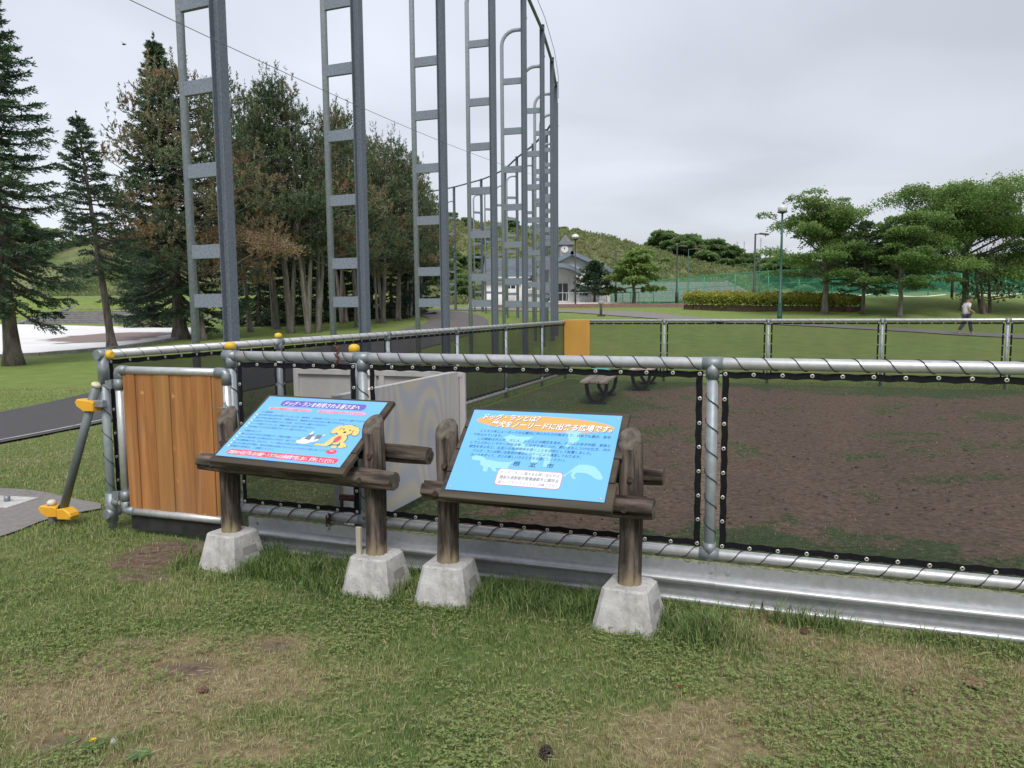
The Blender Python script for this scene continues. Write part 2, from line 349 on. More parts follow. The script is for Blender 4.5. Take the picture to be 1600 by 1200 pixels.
def masks(x, y):
    x = np.asarray(x, float); y = np.asarray(y, float); a, b = ab(x, y)
    n1 = fbm(x*1.7, y*1.7); n2 = fbm(x*6, y*6, 3); n0 = fbm(x*.45 + 40, y*.45, 3)
    pen = (sstep(-4.35, -4.25, a)*sstep(3.86, 3.94, b)*(1 - sstep(15.45, 15.6, b)))
    dry = np.zeros_like(x); bare = np.zeros_like(x)
    for cx, cy, rx, ry, s in DRYW: dry = np.maximum(dry, s*blob(x, y, cx, cy, rx, ry))
    for cx, cy, rx, ry, s in BAREW: bare = np.maximum(bare, s*blob(x, y, cx, cy, rx, ry))
    dry = 1.3*dry*(.25 + 1.2*n1 + .9*(fbm(x*3.6+5, y*3.6, 4) - .5)) + .28*sstep(.45, .7, n1)*(1 - pen)*(y < 9) + .2*(n2 - .5)
    bare = bare*(.45 + .7*n2 + .9*(fbm(x*4.3+15, y*4.3, 4) - .3))
    front = (1 - sstep(3.86, 3.9, b))
    # inside the run: worn soil, greener along the edges, round the bench and near the front fence
    edge = np.minimum(np.minimum(a + 4.3, 15.5 - b), (b - 3.9)*1.3)
    soil = sstep(.25, 2.3, edge + 3.4*(n0 - .5) + 2.2*(n1 - .5) - 1.1*sstep(-1.2, -2.8, a)) * (1 - .8*blob(a, b, -2.6, 11.6, 1.1, 1.5)) * (1 - .75*blob(a, b, 4.5, 11.5, 2.4, 1.3)) * (1 - .55*blob(a, b, -2.9, 8.5, .9, 2.5))
    soil = np.clip(soil + .12 - .55*sstep(.56, .70, n1) - .45*sstep(.52, .72, n2), 0, 1)
    bare = np.maximum(bare, pen*soil*.95)
    dry = np.clip(np.where(pen > .5, .35*n1, dry), 0, 1)
    tall = np.zeros_like(x)
    for ta, tb, r_ in TALL: tall = np.maximum(tall, blob(a, b, ta, tb, r_, r_*.75))
    tall = np.maximum(tall, .6*np.exp(-((b - 3.74)/.1)**2)*(a < .4)*(a > -3.35)*(.4 + n2))
    tall = np.maximum(tall, .35*np.exp(-((b - 3.74)/.09)**2)*(a >= .4)*(.3 + n2))
    tall = np.maximum(tall, .45*blob(a, b, -4.6, 3.8, .35, .3))
    for fa, fb in [(-.66, 3.50), (-1.6, 3.50), (-2.03, 3.48), (-3.05, 3.58)]: tall = np.where((np.abs(a-fa) < .17) & (b < fb - .1) & (b > fb - .42), tall*.3, tall)
    tall = .8*tall*(1 - np.clip(bare*1.3, 0, 1))*(1 - pen)
    return np.clip(bare, 0, 1), np.clip(dry, 0, 1), np.clip(tall, 0, 1), pen
def axis(segs):
    out = [segs[0][0]]
    for a, b, s in segs:
        n = max(1, int(round((b - a)/s))); out += list(np.linspace(a, b, n+1)[1:])
    return np.array(out)
xs = axis([(-420, -90, 12), (-90, -30, 1.6), (-30, -9, .4), (-9, 9, .09), (9, 34, .4), (34, 90, 1.5), (90, 420, 12)])
ys = axis([(-30, 1, 2), (1, 7, .07), (7, 17, .12), (17, 62, .45), (62, 140, 1.3), (140, 900, 20)])
XX, YY = np.meshgrid(xs, ys); ZZ = Hs(XX, YY)
bare_, dry_, tall_, pen_ = masks(XX, YY)
ZZ = ZZ + np.where(YY < 17, .02*(fbm(XX*3, YY*3) - .5) - .012*bare_ + .008*(fbm(XX*14, YY*14, 3) - .5)*(.3 + 1.4*bare_), 0)
def grid_obj(name, X, Y, Z, mats, attrs, mi=None):
    ny, nx = X.shape; V = np.stack([X, Y, Z], -1).reshape(-1, 3).astype(np.float32)
    i = np.arange(ny*nx).reshape(ny, nx); F = np.stack([i[:-1, :-1], i[:-1, 1:], i[1:, 1:], i[1:, :-1]], -1).reshape(-1, 4).astype(np.int32)
    me = bpy.data.meshes.new(name); me.vertices.add(len(V)); me.vertices.foreach_set('co', V.ravel()); me.loops.add(F.size); me.loops.foreach_set('vertex_index', F.ravel())
    me.polygons.add(len(F)); me.polygons.foreach_set('loop_start', np.arange(0, F.size, 4, dtype=np.int32)); me.polygons.foreach_set('loop_total', np.full(len(F), 4, np.int32))
    me.update(calc_edges=True); me.polygons.foreach_set('use_smooth', np.ones(len(F), bool))
    for k, v in attrs.items():
        a = me.attributes.new(k, 'FLOAT', 'POINT'); a.data.foreach_set('value', v.ravel().astype(np.float32))
    for m in mats: me.materials.append(m)
    return link(name, me)
m, t, b = nodes('lawn and soil')
pos = t.nodes.new('ShaderNodeNewGeometry').outputs['Position']
nf = noise(t, 22, 6, vec=pos, rough=.7); nm = noise(t, 2.2, 5, vec=pos); nc = noise(t, .22, 4, vec=pos); nff = noise(t, 120, 3, vec=pos)
grass = ramp(t, nf, [(.3, (.05, .09, .025)), (.5, (.12, .165, .05)), (.72, (.23, .25, .10))])
far_g = ramp(t, nm, [(.3, (.145, .215, .05)), (.7, (.225, .29, .08))])
cd = t.nodes.new('ShaderNodeSeparateXYZ'); t.links.new(pos, cd.inputs[0])
farf = t.nodes.new('ShaderNodeMapRange'); farf.inputs[1].default_value = 8; farf.inputs[2].default_value = 17; t.links.new(cd.outputs[1], farf.inputs[0])
grass = mixc(t, farf.outputs[0], grass, far_g)
grass = mixc(t, mth(t, 'MULTIPLY', ramp(t, nc, [(.4, (0, 0, 0)), (.65, (1, 1, 1))]), .35), grass, (.22, .23, .085))
straw = ramp(t, nf, [(.3, (.13, .1, .05)), (.55, (.27, .215, .12)), (.75, (.4, .33, .2))])
soil = ramp(t, nf, [(.3, (.06, .043, .032)), (.5, (.155, .112, .083)), (.7, (.26, .198, .15))])
soil = mixc(t, mth(t, 'MULTIPLY', nm, .45), soil, (.21, .145, .105))
soil = mixc(t, ramp(t, noise(t, 9, 6, vec=pos, rough=.75, stretch=(1, 2.2, 1)), [(.56, (0, 0, 0)), (.64, (.85, .85, .85))]), soil, (.045, .031, .024))
def thr(a_, n_, lo, hi):
    s = mth(t, 'ADD', a_, mth(t, 'MULTIPLY', mth(t, 'SUBTRACT', n_, .5), .9)); r_ = t.nodes.new('ShaderNodeMapRange'); r_.inputs[1].default_value = lo; r_.inputs[2].default_value = hi
    t.links.new(s, r_.inputs[0]); return r_.outputs[0]
grass = mixc(t, mth(t, 'MULTIPLY', attr(t, 'pen').outputs['Fac'], .9), grass, ramp(t, nf, [(.3, (.03, .05, .022)), (.55, (.075, .105, .048)), (.75, (.13, .14, .075))]))
c = mixc(t, thr(attr(t, 'dry').outputs['Fac'], nf, .2, .6), grass, straw)
c = mixc(t, thr(attr(t, 'bare').outputs['Fac'], nf, .32, .55), c, soil)
hillf = t.nodes.new('ShaderNodeMapRange'); hillf.inputs[1].default_value = 82; hillf.inputs[2].default_value = 96; t.links.new(cd.outputs[1], hillf.inputs[0])
c = mixc(t, hillf.outputs[0], c, ramp(t, noise(t, .35, 6, vec=pos, rough=.7), [(.3, (.09, .13, .05)), (.5, (.17, .2, .085)), (.7, (.25, .22, .13))]))
t.links.new(c, b.inputs['Base Color']); b.inputs['Roughness'].default_value = .95; b.inputs['Specular IOR Level'].default_value = .15
bump(t, b, mth(t, 'ADD', nf, mth(t, 'MULTIPLY', nff, .3)), .8, .02)
M['lawn'] = m
tag(grid_obj('ground', XX, YY, ZZ, [m], {'bare': bare_, 'dry': dry_, 'pen': pen_}), kind='structure')

# paths and the pale plaza: sheets draped just above the ground
def drape(name, left, right, mat, lift=.006, nu=8, nv=10, closed=False):
    """strip between two polylines of (x,y)"""
    def samp(P, n):
        P = np.array(P, float); d = np.r_[0, np.cumsum(np.hypot(*np.diff(P, axis=0).T))]; s = np.linspace(0, d[-1], n)
        return np.stack([np.interp(s, d, P[:, 0]), np.interp(s, d, P[:, 1])], -1)
    k = max(len(left), len(right)); 
    def smooth(P):
        P = np.array(P, float)
        for _ in range(3):
            Q = [P[0]]
            for i in range(len(P)-1): Q += [P[i]*.75 + P[i+1]*.25, P[i]*.25 + P[i+1]*.75]
            Q.append(P[-1]); P = np.array(Q)
        return P
    Lp = samp(smooth(left), nv*k); Rp = samp(smooth(right), nv*k); u = np.linspace(0, 1, nu+1)[None, :, None]
    G = Lp[:, None]*(1-u) + Rp[:, None]*u; X, Y = G[..., 0], G[..., 1]
    dist = np.hypot(X, Y); Z = Hs(X, Y) + lift + .0006*dist + .012*(dist < 20)
    return tag(grid_obj(name, X, Y, Z, [mat], {}), kind='structure')
m, t, b = nodes('asphalt'); pos = t.nodes.new('ShaderNodeNewGeometry').outputs['Position']
c = ramp(t, noise(t, 90, 3, vec=pos), [(.3, (.04, .04, .043)), (.7, (.085, .083, .085))]); c = mixc(t, mth(t, 'MULTIPLY', noise(t, 1.1, 4, vec=pos), .55), c, (.1, .092, .088))
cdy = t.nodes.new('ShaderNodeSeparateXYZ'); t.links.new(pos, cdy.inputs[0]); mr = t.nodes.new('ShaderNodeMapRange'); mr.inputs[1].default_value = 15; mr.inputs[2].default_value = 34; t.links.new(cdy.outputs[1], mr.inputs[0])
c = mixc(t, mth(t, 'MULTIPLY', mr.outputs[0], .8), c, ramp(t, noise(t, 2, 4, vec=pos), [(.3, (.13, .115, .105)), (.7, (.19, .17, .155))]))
t.links.new(c, b.inputs['Base Color']); b.inputs['Roughness'].default_value = .85; bump(t, b, noise(t, 160, 2, vec=pos), .5, .004); M['asphalt'] = m
m, t, b = nodes('pale path'); pos = t.nodes.new('ShaderNodeNewGeometry').outputs['Position']
c = ramp(t, noise(t, 30, 4, vec=pos), [(.3, (.15, .135, .125)), (.7, (.25, .225, .21))]); c = mixc(t, mth(t, 'MULTIPLY', noise(t, .9, 4, vec=pos), .5), c, (.28, .26, .24))
t.links.new(c, b.inputs['Base Color']); b.inputs['Roughness'].default_value = .9; bump(t, b, noise(t, 160, 2, vec=pos), .3, .004); M['pale_path'] = m
pathR = [(-14, 3.2), (-8.2, 5.2), (-6.4, 7.2), (-5.85, 8.5), (-5.5, 10.0), (-5.0, 14), (-3.9, 20), (-2.9, 26), (-1.9, 33), (-1.35, 40), (-1.3, 46), (-2.5, 54), (-6, 60)]
pathL = [(-17, 6.2), (-11.5, 7.6), (-8.6, 8.8), (-7.7, 10.5), (-7.6, 12.2), (-7.85, 14.2), (-7.5, 20), (-6.7, 27), (-6.0, 33), (-5.1, 40), (-4.9, 47), (-6.5, 53), (-10, 57)]
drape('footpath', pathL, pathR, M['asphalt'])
edge = np.array(pathR); e_in = [tuple(p) for p in edge + np.array([(-.16, .03)])]; e_out = [tuple(p) for p in edge + np.array([(-.12, .02)])]
o = drape('path_edge_line', e_in[:6], e_out[:6], pm('worn white line', (.4, .4, .4), (.6, .6, .58), 8, .8), lift=.012, nu=1); o.name = 'painted_path_line'
# worn margin of pale soil between tarmac and grass
pad = [(0, 765), (60, 770), (105, 780), (158, 792)]; pad2 = [(0, 845), (32, 833), (75, 815), (158, 798)]
pl = [g1(-120, 765)] + [g1(*p) for p in pad]; pr = [g1(-120, 880)] + [g1(*p) for p in pad2]
drape('concrete_pad', pl, pr, M['pale_path'], lift=.0)
# far curving park paths
def strip_px(name, top, bot, mat, lift=.01): return drape(name, [g1(*p) for p in top], [g1(*p) for p in bot], mat, lift, 5, 8)
strip_px('park_path', [(700, 481), (870, 484.5), (930, 486), (1010, 488), (1070, 495), (1140, 500), (1215, 503.5), (1290, 508), (1390, 513), (1500, 519), (1700, 528)],
         [(700, 485), (870, 488), (930, 491), (1000, 497), (1070, 501.5), (1140, 505), (1215, 508), (1290, 512), (1390, 517.5), (1500, 524.5), (1700, 536)], M['pale_path'])
m, t, b = nodes('white plaza paving'); pos = t.nodes.new('ShaderNodeNewGeometry').outputs['Position']
c = ramp(t, noise(t, .5, 5, vec=pos), [(.3, (.76, .745, .735)), (.7, (.88, .87, .86))])
st = gp(175, 528); sub = t.nodes.new('ShaderNodeVectorMath'); sub.operation = 'SUBTRACT'; t.links.new(pos, sub.inputs[0]); sub.inputs[1].default_value = (st.x, st.y, st.z)
scl = t.nodes.new('ShaderNodeVectorMath'); scl.operation = 'MULTIPLY'; t.links.new(sub.outputs[0], scl.inputs[0]); scl.inputs[1].default_value = (.42, .26, 0)
ln = t.nodes.new('ShaderNodeVectorMath'); ln.operation = 'LENGTH'; t.links.new(scl.outputs[0], ln.inputs[0])
d_ = mth(t, 'ADD', ln.outputs['Value'], mth(t, 'MULTIPLY', mth(t, 'SUBTRACT', noise(t, .6, 4, vec=pos), .5), 1.4))
c = mixc(t, ramp(t, d_, [(.75, (1, 1, 1)), (.95, (0, 0, 0))]), c, (.26, .2, .18))
t.links.new(c, b.inputs['Base Color']); b.inputs['Roughness'].default_value = .85; M['plaza'] = m
plz_f = [(-90, 566), (0, 559), (60, 556), (120, 551), (175, 546), (262, 533), (300, 527), (320, 519)]
plz_b = [(-90, 508), (0, 508), (60, 509), (120, 510), (175, 511.5), (262, 513), (300, 514), (320, 517)]
F_ = [g1(*p) for p in plz_f]; B_ = [g1(*p) for p in plz_b]
drape('plaza', B_, F_, M['plaza'], lift=.02, nu=14, nv=8)
mb = MB()
for i in range(len(F_)-1):
    for k in range(4):
        p = [Vector((*(np.array(F_[i])*(1-s) + np.array(F_[i+1])*s), 0)) for s in (k/4, (k+1)/4)]
        for q in p: q.z = H(q.x, q.y)
        d = (p[1]-p[0]); n_ = Vector((d.y, -d.x, 0)).normalized()*.11
        mb.add([p[0]-n_+Vector((0, 0, -.05)), p[1]-n_+Vector((0, 0, -.05)), p[1]-n_+Vector((0, 0, .1)), p[0]-n_+Vector((0, 0, .1)),
                p[0]+n_+Vector((0, 0, -.05)), p[1]+n_+Vector((0, 0, -.05)), p[1]+n_+Vector((0, 0, .1)), p[0]+n_+Vector((0, 0, .1))],
               [(0, 1, 2, 3), (7, 6, 5, 4), (3, 2, 6, 7)])
tag(mb.build('plaza_kerb', M['conc_dark']), kind='structure')

# ---------------------------------------------------------------- grass blades
def blades(name, x, y, h, wd, tint, lean=.6, r=rng):
    n = len(x); z = Hs(x, y) - .006
    ang = r.uniform(0, 2*np.pi, n); ln_ = h*lean*r.uniform(.2, 1, n); cx, sx_ = np.cos(ang), np.sin(ang)
    wa = ang + np.pi/2 + r.uniform(-.7, .7, n); wx, wy = np.cos(wa)*wd, np.sin(wa)*wd
    V = np.empty((n, 5, 3), np.float32); bz = z
    V[:, 0] = np.stack([x - wx, y - wy, bz], -1); V[:, 1] = np.stack([x + wx, y + wy, bz], -1)
    mx_, my = x + cx*ln_*.35, y + sx_*ln_*.35
    V[:, 2] = np.stack([mx_ + wx*.8, my + wy*.8, bz + h*.62], -1); V[:, 3] = np.stack([mx_ - wx*.8, my - wy*.8, bz + h*.62], -1)
    V[:, 4] = np.stack([x + cx*ln_, y + sx_*ln_, bz + h*np.sqrt(np.clip(1 - (lean*.5)**2, .3, 1))], -1)
    me = bpy.data.meshes.new(name); me.vertices.add(5*n); me.vertices.foreach_set('co', V.ravel())
    o = np.arange(n)[:, None]*5; li = np.concatenate([o + np.array([[0, 1, 2, 3]]), o + np.array([[3, 2, 4]])], 1).astype(np.int32)
    me.loops.add(7*n); me.loops.foreach_set('vertex_index', li.ravel()); me.polygons.add(2*n)
    ls = (np.arange(n)[:, None]*7 + np.array([[0, 4]])).ravel().astype(np.int32); me.polygons.foreach_set('loop_start', ls); me.polygons.foreach_set('loop_total', np.tile([4, 3], n).astype(np.int32))
    me.update(calc_edges=True); a = me.attributes.new('tint', 'FLOAT', 'POINT'); a.data.foreach_set('value', np.repeat(np.clip(tint, 0, 1), 5).astype(np.float32))
    me.materials.append(M['blade']); return link(name, me)
def near_path(x, y):
    PR = np.array(pathR); PL = np.array(pathL)
    xr = np.interp(y, PR[:, 1], PR[:, 0]); xl = np.interp(y, PL[:, 1], PL[:, 0]); return (x < xr + .05) & (x > xl - .05)
PADP = np.array(pl + pr[::-1])
def in_poly(x, y, P):
    c_ = np.zeros(len(x), bool); j = len(P)-1
    for i in range(len(P)):
        k = ((P[i, 1] > y) != (P[j, 1] > y)) & (x < (P[j, 0]-P[i, 0])*(y-P[i, 1])/(P[j, 1]-P[i, 1]+1e-12) + P[i, 0]); c_ ^= k; j = i
    return c_
PLZP = np.array(B_ + F_[::-1])
def scatter(n, z0, z1, dens_keep, lo, hi, w0, tallmul=True, seed=1, spread=.76):
    r = np.random.default_rng(seed)
    Z = np.exp(r.uniform(math.log(z0), math.log(z1), n)); X = r.uniform(-spread, spread, n)*Z
    ba, dr, ta, pe = masks(X, Z); n3 = fbm(X*9, Z*9, 3); n4 = fbm(X*2.6 + 9, Z*2.6, 3)
    keep = r.random(n) < (1 - np.clip(ba*1.5, 0, .97))*(1 - .3*np.clip(dr, 0, 1))*(.45 + 1.1*n3)*np.where(pe > .5, .6, 1)
    keep &= ~near_path(X, Z) & ~in_poly(X, Z, PADP) & ~in_poly(X, Z, PLZP)
    a_, b_ = ab(X, Z)
    keep &= ~((b_ > 3.76) & (b_ < 3.93) & (a_ > -3.2))
    X, Z, ba, dr, ta, n3, n4, pe = [q[keep] for q in (X, Z, ba, dr, ta, n3, n4, pe)]; n = len(X)
    h = r.uniform(lo, hi, n)*(1 - .45*(pe > .5))*(.55 + .9*n3)*(1 - .45*dr) + (ta**1.5*r.uniform(.03, .17, n) if tallmul else 0)
    tint = .30 + .5*(n4 - .5) + .75*dr*r.uniform(.3, 1.1, n) + r.normal(0, .12, n) - .2*ta + .18*sstep(-1.2, -2.4, X) - .25*(pe > .5)
    tint = np.where(r.random(n) < .10 + .3*dr, r.uniform(.75, 1, n), tint)
    wd = w0*(Z/3)**.8*r.uniform(.6, 1.2, n)*(1 + .3*ta)
    return X, Z, h, wd, tint
X_, Y_, h_, w_, t_ = scatter(330000, 2.0, 7.5, 1, .014, .042, .0014, seed=11)
tag(blades('grass', X_, Y_, h_, w_, t_, .9), 'short mown grass with straw and taller tufts round the concrete feet', 'grass', kind='stuff')
# extra tall tufts round the concrete feet and along the steel kick plate
r = np.random.default_rng(5); tx = []; ty = []
for ta, tb, rr in TALL:
    k = int(3600*rr); ang = r.uniform(0, 6.28, k); q = rr*np.sqrt(r.random(k))*1.15
    a2 = ta + np.cos(ang)*q; b2 = tb + np.sin(ang)*q*.75
    tx += list(a2); ty += list(b2)
a2 = r.uniform(-3.3, 3, 5500); tx += list(a2); ty += list(3.70 + r.normal(0, .045, 5500))
tx = np.array(tx); ty = np.array(ty); hm_ = np.ones(len(tx))
for fa, fb in [(-.66, 3.50), (-1.6, 3.50), (-2.03, 3.48), (-3.05, 3.58)]: hm_ = np.where((np.abs(tx-fa) < .17) & (ty < fb - .1) & (ty > fb - .4), .45, hm_)
ok = (ty < 3.76)
for (fa, fb) in [(-.66, 3.50), (-1.6, 3.50), (-2.03, 3.48), (-3.05, 3.58)]: ok &= (np.abs(tx-fa) > .135) | (np.abs(ty-fb) > .135)
tx, ty, hm_ = tx[ok], ty[ok], hm_[ok]; wx_ = tx*math.cos(TH) + ty*math.sin(TH); wy_ = -tx*math.sin(TH) + ty*math.cos(TH)
cl_ = fbm(wx_*7, wy_*7, 2); kk = r.random(len(wx_)) < sstep(.35, .6, cl_) + .15; wx_, wy_, cl_, hm_ = wx_[kk], wy_[kk], cl_[kk], hm_[kk]
dmp = np.where(ab(wx_, wy_)[0] > .3, .55, 1.0)
tag(blades('tall_grass', wx_, wy_, r.uniform(.04, .145, len(wx_))*(.5 + .9*cl_)*dmp*hm_, r.uniform(.0015, .0032, len(wx_)), r.normal(.25, .13, len(wx_)), 1.0, r), 'taller green grass tufts growing round the sign footings and steel kick plate', 'grass tufts', kind='stuff')
X_, Y_, h_, w_, t_ = scatter(90000, 7.5, 15, 1, .02, .045, .0016, tallmul=False, seed=12)
tag(blades('lawn_grass', X_, Y_, h_*.8, w_*1.1, t_*.8 + .2, .8), 'mown lawn grass beyond the fences and beside the asphalt path', 'grass', kind='stuff')

# clover leaflets and dead stems among the blades
r = np.random.default_rng(19); n = 60000; Z = np.exp(r.uniform(math.log(2.0), math.log(6.5), n)); X = r.uniform(-.76, .76, n)*Z
ba, dr, ta, pe = masks(X, Z); cl2 = fbm(X*1.9 + 30, Z*1.9, 4); k = (r.random(n) < sstep(.44, .6, cl2) + .06) & (ba < .3) & (pe < .5) & ~near_path(X, Z) & ~in_poly(X, Z, PADP)
a_, b_ = ab(X, Z); k &= b_ < 3.74; X, Z, dr, cl2 = X[k], Z[k], dr[k], cl2[k]; n = len(X); hh = r.uniform(.010, .034, n)
Pc = np.repeat(np.stack([X, Z, Hs(X, Z) + hh], -1), 3, axis=0); an = (r.uniform(0, 6.28, (n, 1)) + np.array([[0, 2.1, 4.2]])).ravel()
o = leaf_obj('clover', Pc, np.stack([np.cos(an), np.sin(an), r.uniform(-.25, .45, 3*n)], -1), np.repeat(r.uniform(.006, .013, n), 3), np.repeat(r.uniform(.003, .0055, n), 3), np.repeat(.42 + .2*r.random(n) - .25*(cl2 - .5), 3) + r.normal(0, .05, 3*n), M['blade'], flatness=.9, r=r)
tag(o, 'small clover leaflets spread among the mown grass of the foreground', 'clover', kind='stuff')
n = 5200; Z = np.exp(r.uniform(math.log(2.0), math.log(5), n)); X = r.uniform(-.76, .76, n)*Z; k = (ab(X, Z)[1] < 3.7) & ~in_poly(X, Z, PADP) & ~near_path(X, Z); X, Z = X[k], Z[k]; n = len(X)
an = r.uniform(0, 6.28, n); o = leaf_obj('dead_stems', np.stack([X, Z, Hs(X, Z) + r.uniform(.004, .03, n)], -1), np.stack([np.cos(an), np.sin(an), r.normal(0, .18, n)], -1), r.uniform(.02, .075, n), .0011*np.ones(n), r.uniform(.78, 1, n), M['blade'], r=r)
tag(o, 'dead straw stems lying on the grass of the foreground', 'straw', kind='stuff')

# loose clods and crumbs on the worn soil of the run
r = np.random.default_rng(29); n = 3000; a = r.uniform(-4.1, 6.5, n); b = 4.0 + 11.3*r.random(n)**1.2; x = a*math.cos(TH) + b*math.sin(TH); y = -a*math.sin(TH) + b*math.cos(TH); ba, dr, ta, pe = masks(x, y)
k = (ba > .35) & (r.random(n) < .25 + 1.2*sstep(.5, .62, fbm(x*1.3, y*2.6, 4))); x, y = x[k], y[k]; mbc = MB(); rs = random.Random(6)
for q in range(len(x)):
    s = rs.uniform(.004, .015)*(1.6 if rs.random() < .08 else 1); z = H(x[q], y[q]) - .008; mbc.box((x[q], y[q], z+s*.3), (s*rs.uniform(1, 2.6), s*rs.uniform(.8, 1.4), s*rs.uniform(.5, .9)), Matrix.Rotation(rs.uniform(0, 3), 3, 'Z') @ Matrix.Rotation(rs.uniform(-.4, .4), 3, 'X'), bev=s*.3)
tag(mbc.build('soil_crumbs', pm('dark soil crumb', (.05, .035, .027), (.13, .095, .07), 30, .95)), 'loose dark crumbs of soil scattered over the bare ground of the run', 'soil', kind='stuff')
# ================================================================ the dog run's fences
def hem(mb, x0, x1, z0, z1, wd, sp_, eye, amp):
    """black hem round one net with zinc eyelets; z pulled up to the rail at each eyelet"""
    def strip(f, n, horiz):
        vs = []; fs = []
        for i in range(n+1):
            s = i/n; a, b = f(s); vs += [a, b]
            if i: fs.append((2*i-2, 2*i, 2*i+1, 2*i-1))
        mb.add(vs, fs, 0)
    def eyelet(x, z):
        n = 8; y = -.004
        vs = [(x+math.cos(2*math.pi*k/n)*q, y-dy, z+math.sin(2*math.pi*k/n)*q) for q, dy in ((eye, 0), (eye*.75, .002), (eye*.42, .001)) for k in range(n)]
        mb.add(vs, [(j*n+k, j*n+(k+1) % n, (j+1)*n+(k+1) % n, (j+1)*n+k) for j in range(2) for k in range(n)], 1, True)
        mb.add([(x+math.cos(2*math.pi*k/n)*eye*.42, y-.0008, z+math.sin(2*math.pi*k/n)*eye*.42) for k in range(n)], [tuple(range(n))], 0)
    nx = max(3, round((x1-x0)/sp_)); nz = max(3, round((z1-z0)/sp_))
    ex = [x0 + wd*.5 + (x1-x0-wd)*k/nx for k in range(nx+1)]; ez = [z0 + wd*.5 + (z1-z0-wd)*k/nz for k in range(nz+1)]
    sag = lambda s, n: amp*(1 - abs(math.cos(math.pi*n*s)))
    jit = [random.uniform(-.002, .002) for _ in range(64)]
    strip(lambda s: ((x0+(x1-x0)*s, 0, z1 - sag(s, nx)), (x0+(x1-x0)*s, -.001+.002*math.sin(s*40), z1 - wd - sag(s, nx)*1.1)), nx*4, True)
    strip(lambda s: ((x0+(x1-x0)*s, 0, z0 + sag(s, nx)), (x0+(x1-x0)*s, -.001, z0 + wd + sag(s, nx)*1.1)), nx*4, True)
    for xa, sg in ((x0, 1), (x1, -1)):
        strip(lambda s: ((xa + sg*sag(s, nz)*.7, -.0015, z0+(z1-z0)*s), (xa + sg*(wd + sag(s, nz)*.8), -.0015, z0+(z1-z0)*s)), nz*4, False)
    for k, x in enumerate(ex): eyelet(x, z1 - wd*.42 + jit[k % 64]); eyelet(x, z0 + wd*.42 + jit[(k+9) % 64])
    for k, z in enumerate(ez[1:-1]): eyelet(x0 + wd*.45, z); eyelet(x1 - wd*.45, z + jit[k])
    return ex, ez
def helix(mb, p0, axis_, other, r0, n, length, seg, rr, ph=0, k_sides=4):
    pts = []
    for i in range(n*seg+1):
        t_ = i/seg; a = 2*math.pi*t_ + ph
        pts.append(p0 + axis_*(length*i/(n*seg)) + (Vector((0, -1, 0))*math.cos(a) + other*math.sin(a))*r0)
    mb.tube(pts, rr, k_sides, False)
def fence(label, a0, b0, rz, posts, bays, ht, hb, netm, xr, spc=.138, rr=.03, caps={}, kick=None, seg=8, group=None, rop=.0024):
    root = thing('dog_run_fence', label, 'fence', W(a0, b0), rz, group)
    X = Vector((1, 0, 0)); Z = Vector((0, 0, 1))
    MB().tube([(xr[0], 0, ht), (xr[1], 0, ht)], rr, 16).build('top_rail', M['galv'], root)
    MB().tube([(xr[0] + (kick and .0 or 0), 0, hb), (xr[1], 0, hb)], rr*.93, 14).build('bottom_rail', M['galv'], root)
    for i, p in enumerate(posts):
        top = caps.get(i)
        mb = MB().tube([(p, 0, -.02), (p, 0, top if top else ht)], rr*.93, 14)
        po = mb.build('post', M['galv_post'], root)
        if top: MB().lathe([(rr*1.12, -.022), (rr*1.12, .004), (rr*.95, .014), (rr*.5, .021), (rr*.05, .023)], (p, 0, top), 14).build('post_cap', M['yellow'], po)
        for zc, zt, rs_ in ((ht, ht-.075, 1.13), (hb, hb+.06, 1.09)):
            cp = MB(); ax_ = [Vector((p-.05, 0, zc)), Vector((p+.05, 0, zc))]; cp.tube(ax_, rr*rs_, 16)
            cp.tube([(p, 0, zt), (p, 0, zc)], rr*(rs_-.01), 14)
            cp.build('clamp', M['galv_dark'], po)
    for (x0, x1) in bays:
        g_ = rr*1.15; nx0, nx1, z0, z1 = x0+g_+.012, x1-g_-.012, hb+g_, ht-g_-.004
        mb = MB(); n = 10
        vs = [(nx0+(nx1-nx0)*i/n, .006*math.sin(3.1*i)*math.sin(math.pi*j/6), z0+(z1-z0)*j/6) for j in range(7) for i in range(n+1)]
        mb.add(vs, [(j*(n+1)+i, j*(n+1)+i+1, (j+1)*(n+1)+i+1, (j+1)*(n+1)+i) for j in range(6) for i in range(n)], 0, True)
        pn = mb.build('net_panel', netm, root)
        hm = MB(); hem(hm, nx0, nx1, z0, z1, .031, spc, .0105, .0055); hm.build('net_hem', [M['hem'], M['eyelet']], pn)
        c = MB(); nn = max(2, round((nx1-nx0)/spc)); nz = max(2, round((z1-z0)/spc))
        helix(c, Vector((nx0, 0, ht)), X, -Z, rr+.003, nn, nx1-nx0, seg, rop, 2.4); helix(c, Vector((nx0, 0, hb)), X, Z, rr*.93+.003, nn, nx1-nx0, seg, rop, 2.6)
        helix(c, Vector((x0, 0, z0)), Z, -X, rr+.002, nz, z1-z0, seg, rop, 1.0)
        c.build('lacing_cord', M['rope'], pn)
    return root
CORN = -4.325; D1 = 3.89; D2 = 15.55
GP = -3.263
nf_ = fence('nearest fence of the dog run, laced black net above a ribbed steel kick plate', GP, D1, -TH, [0, -2.319-GP, -.319-GP, 1.681-GP, 3.68-GP],
            [(0, -2.319-GP), (-2.319-GP, -.319-GP), (-.319-GP, 1.681-GP), (1.681-GP, 3.68-GP)], 1.22, .243, M['net'], (.03, 7.2), caps={0: 1.285}, group='fences of the dog run', seg=10)
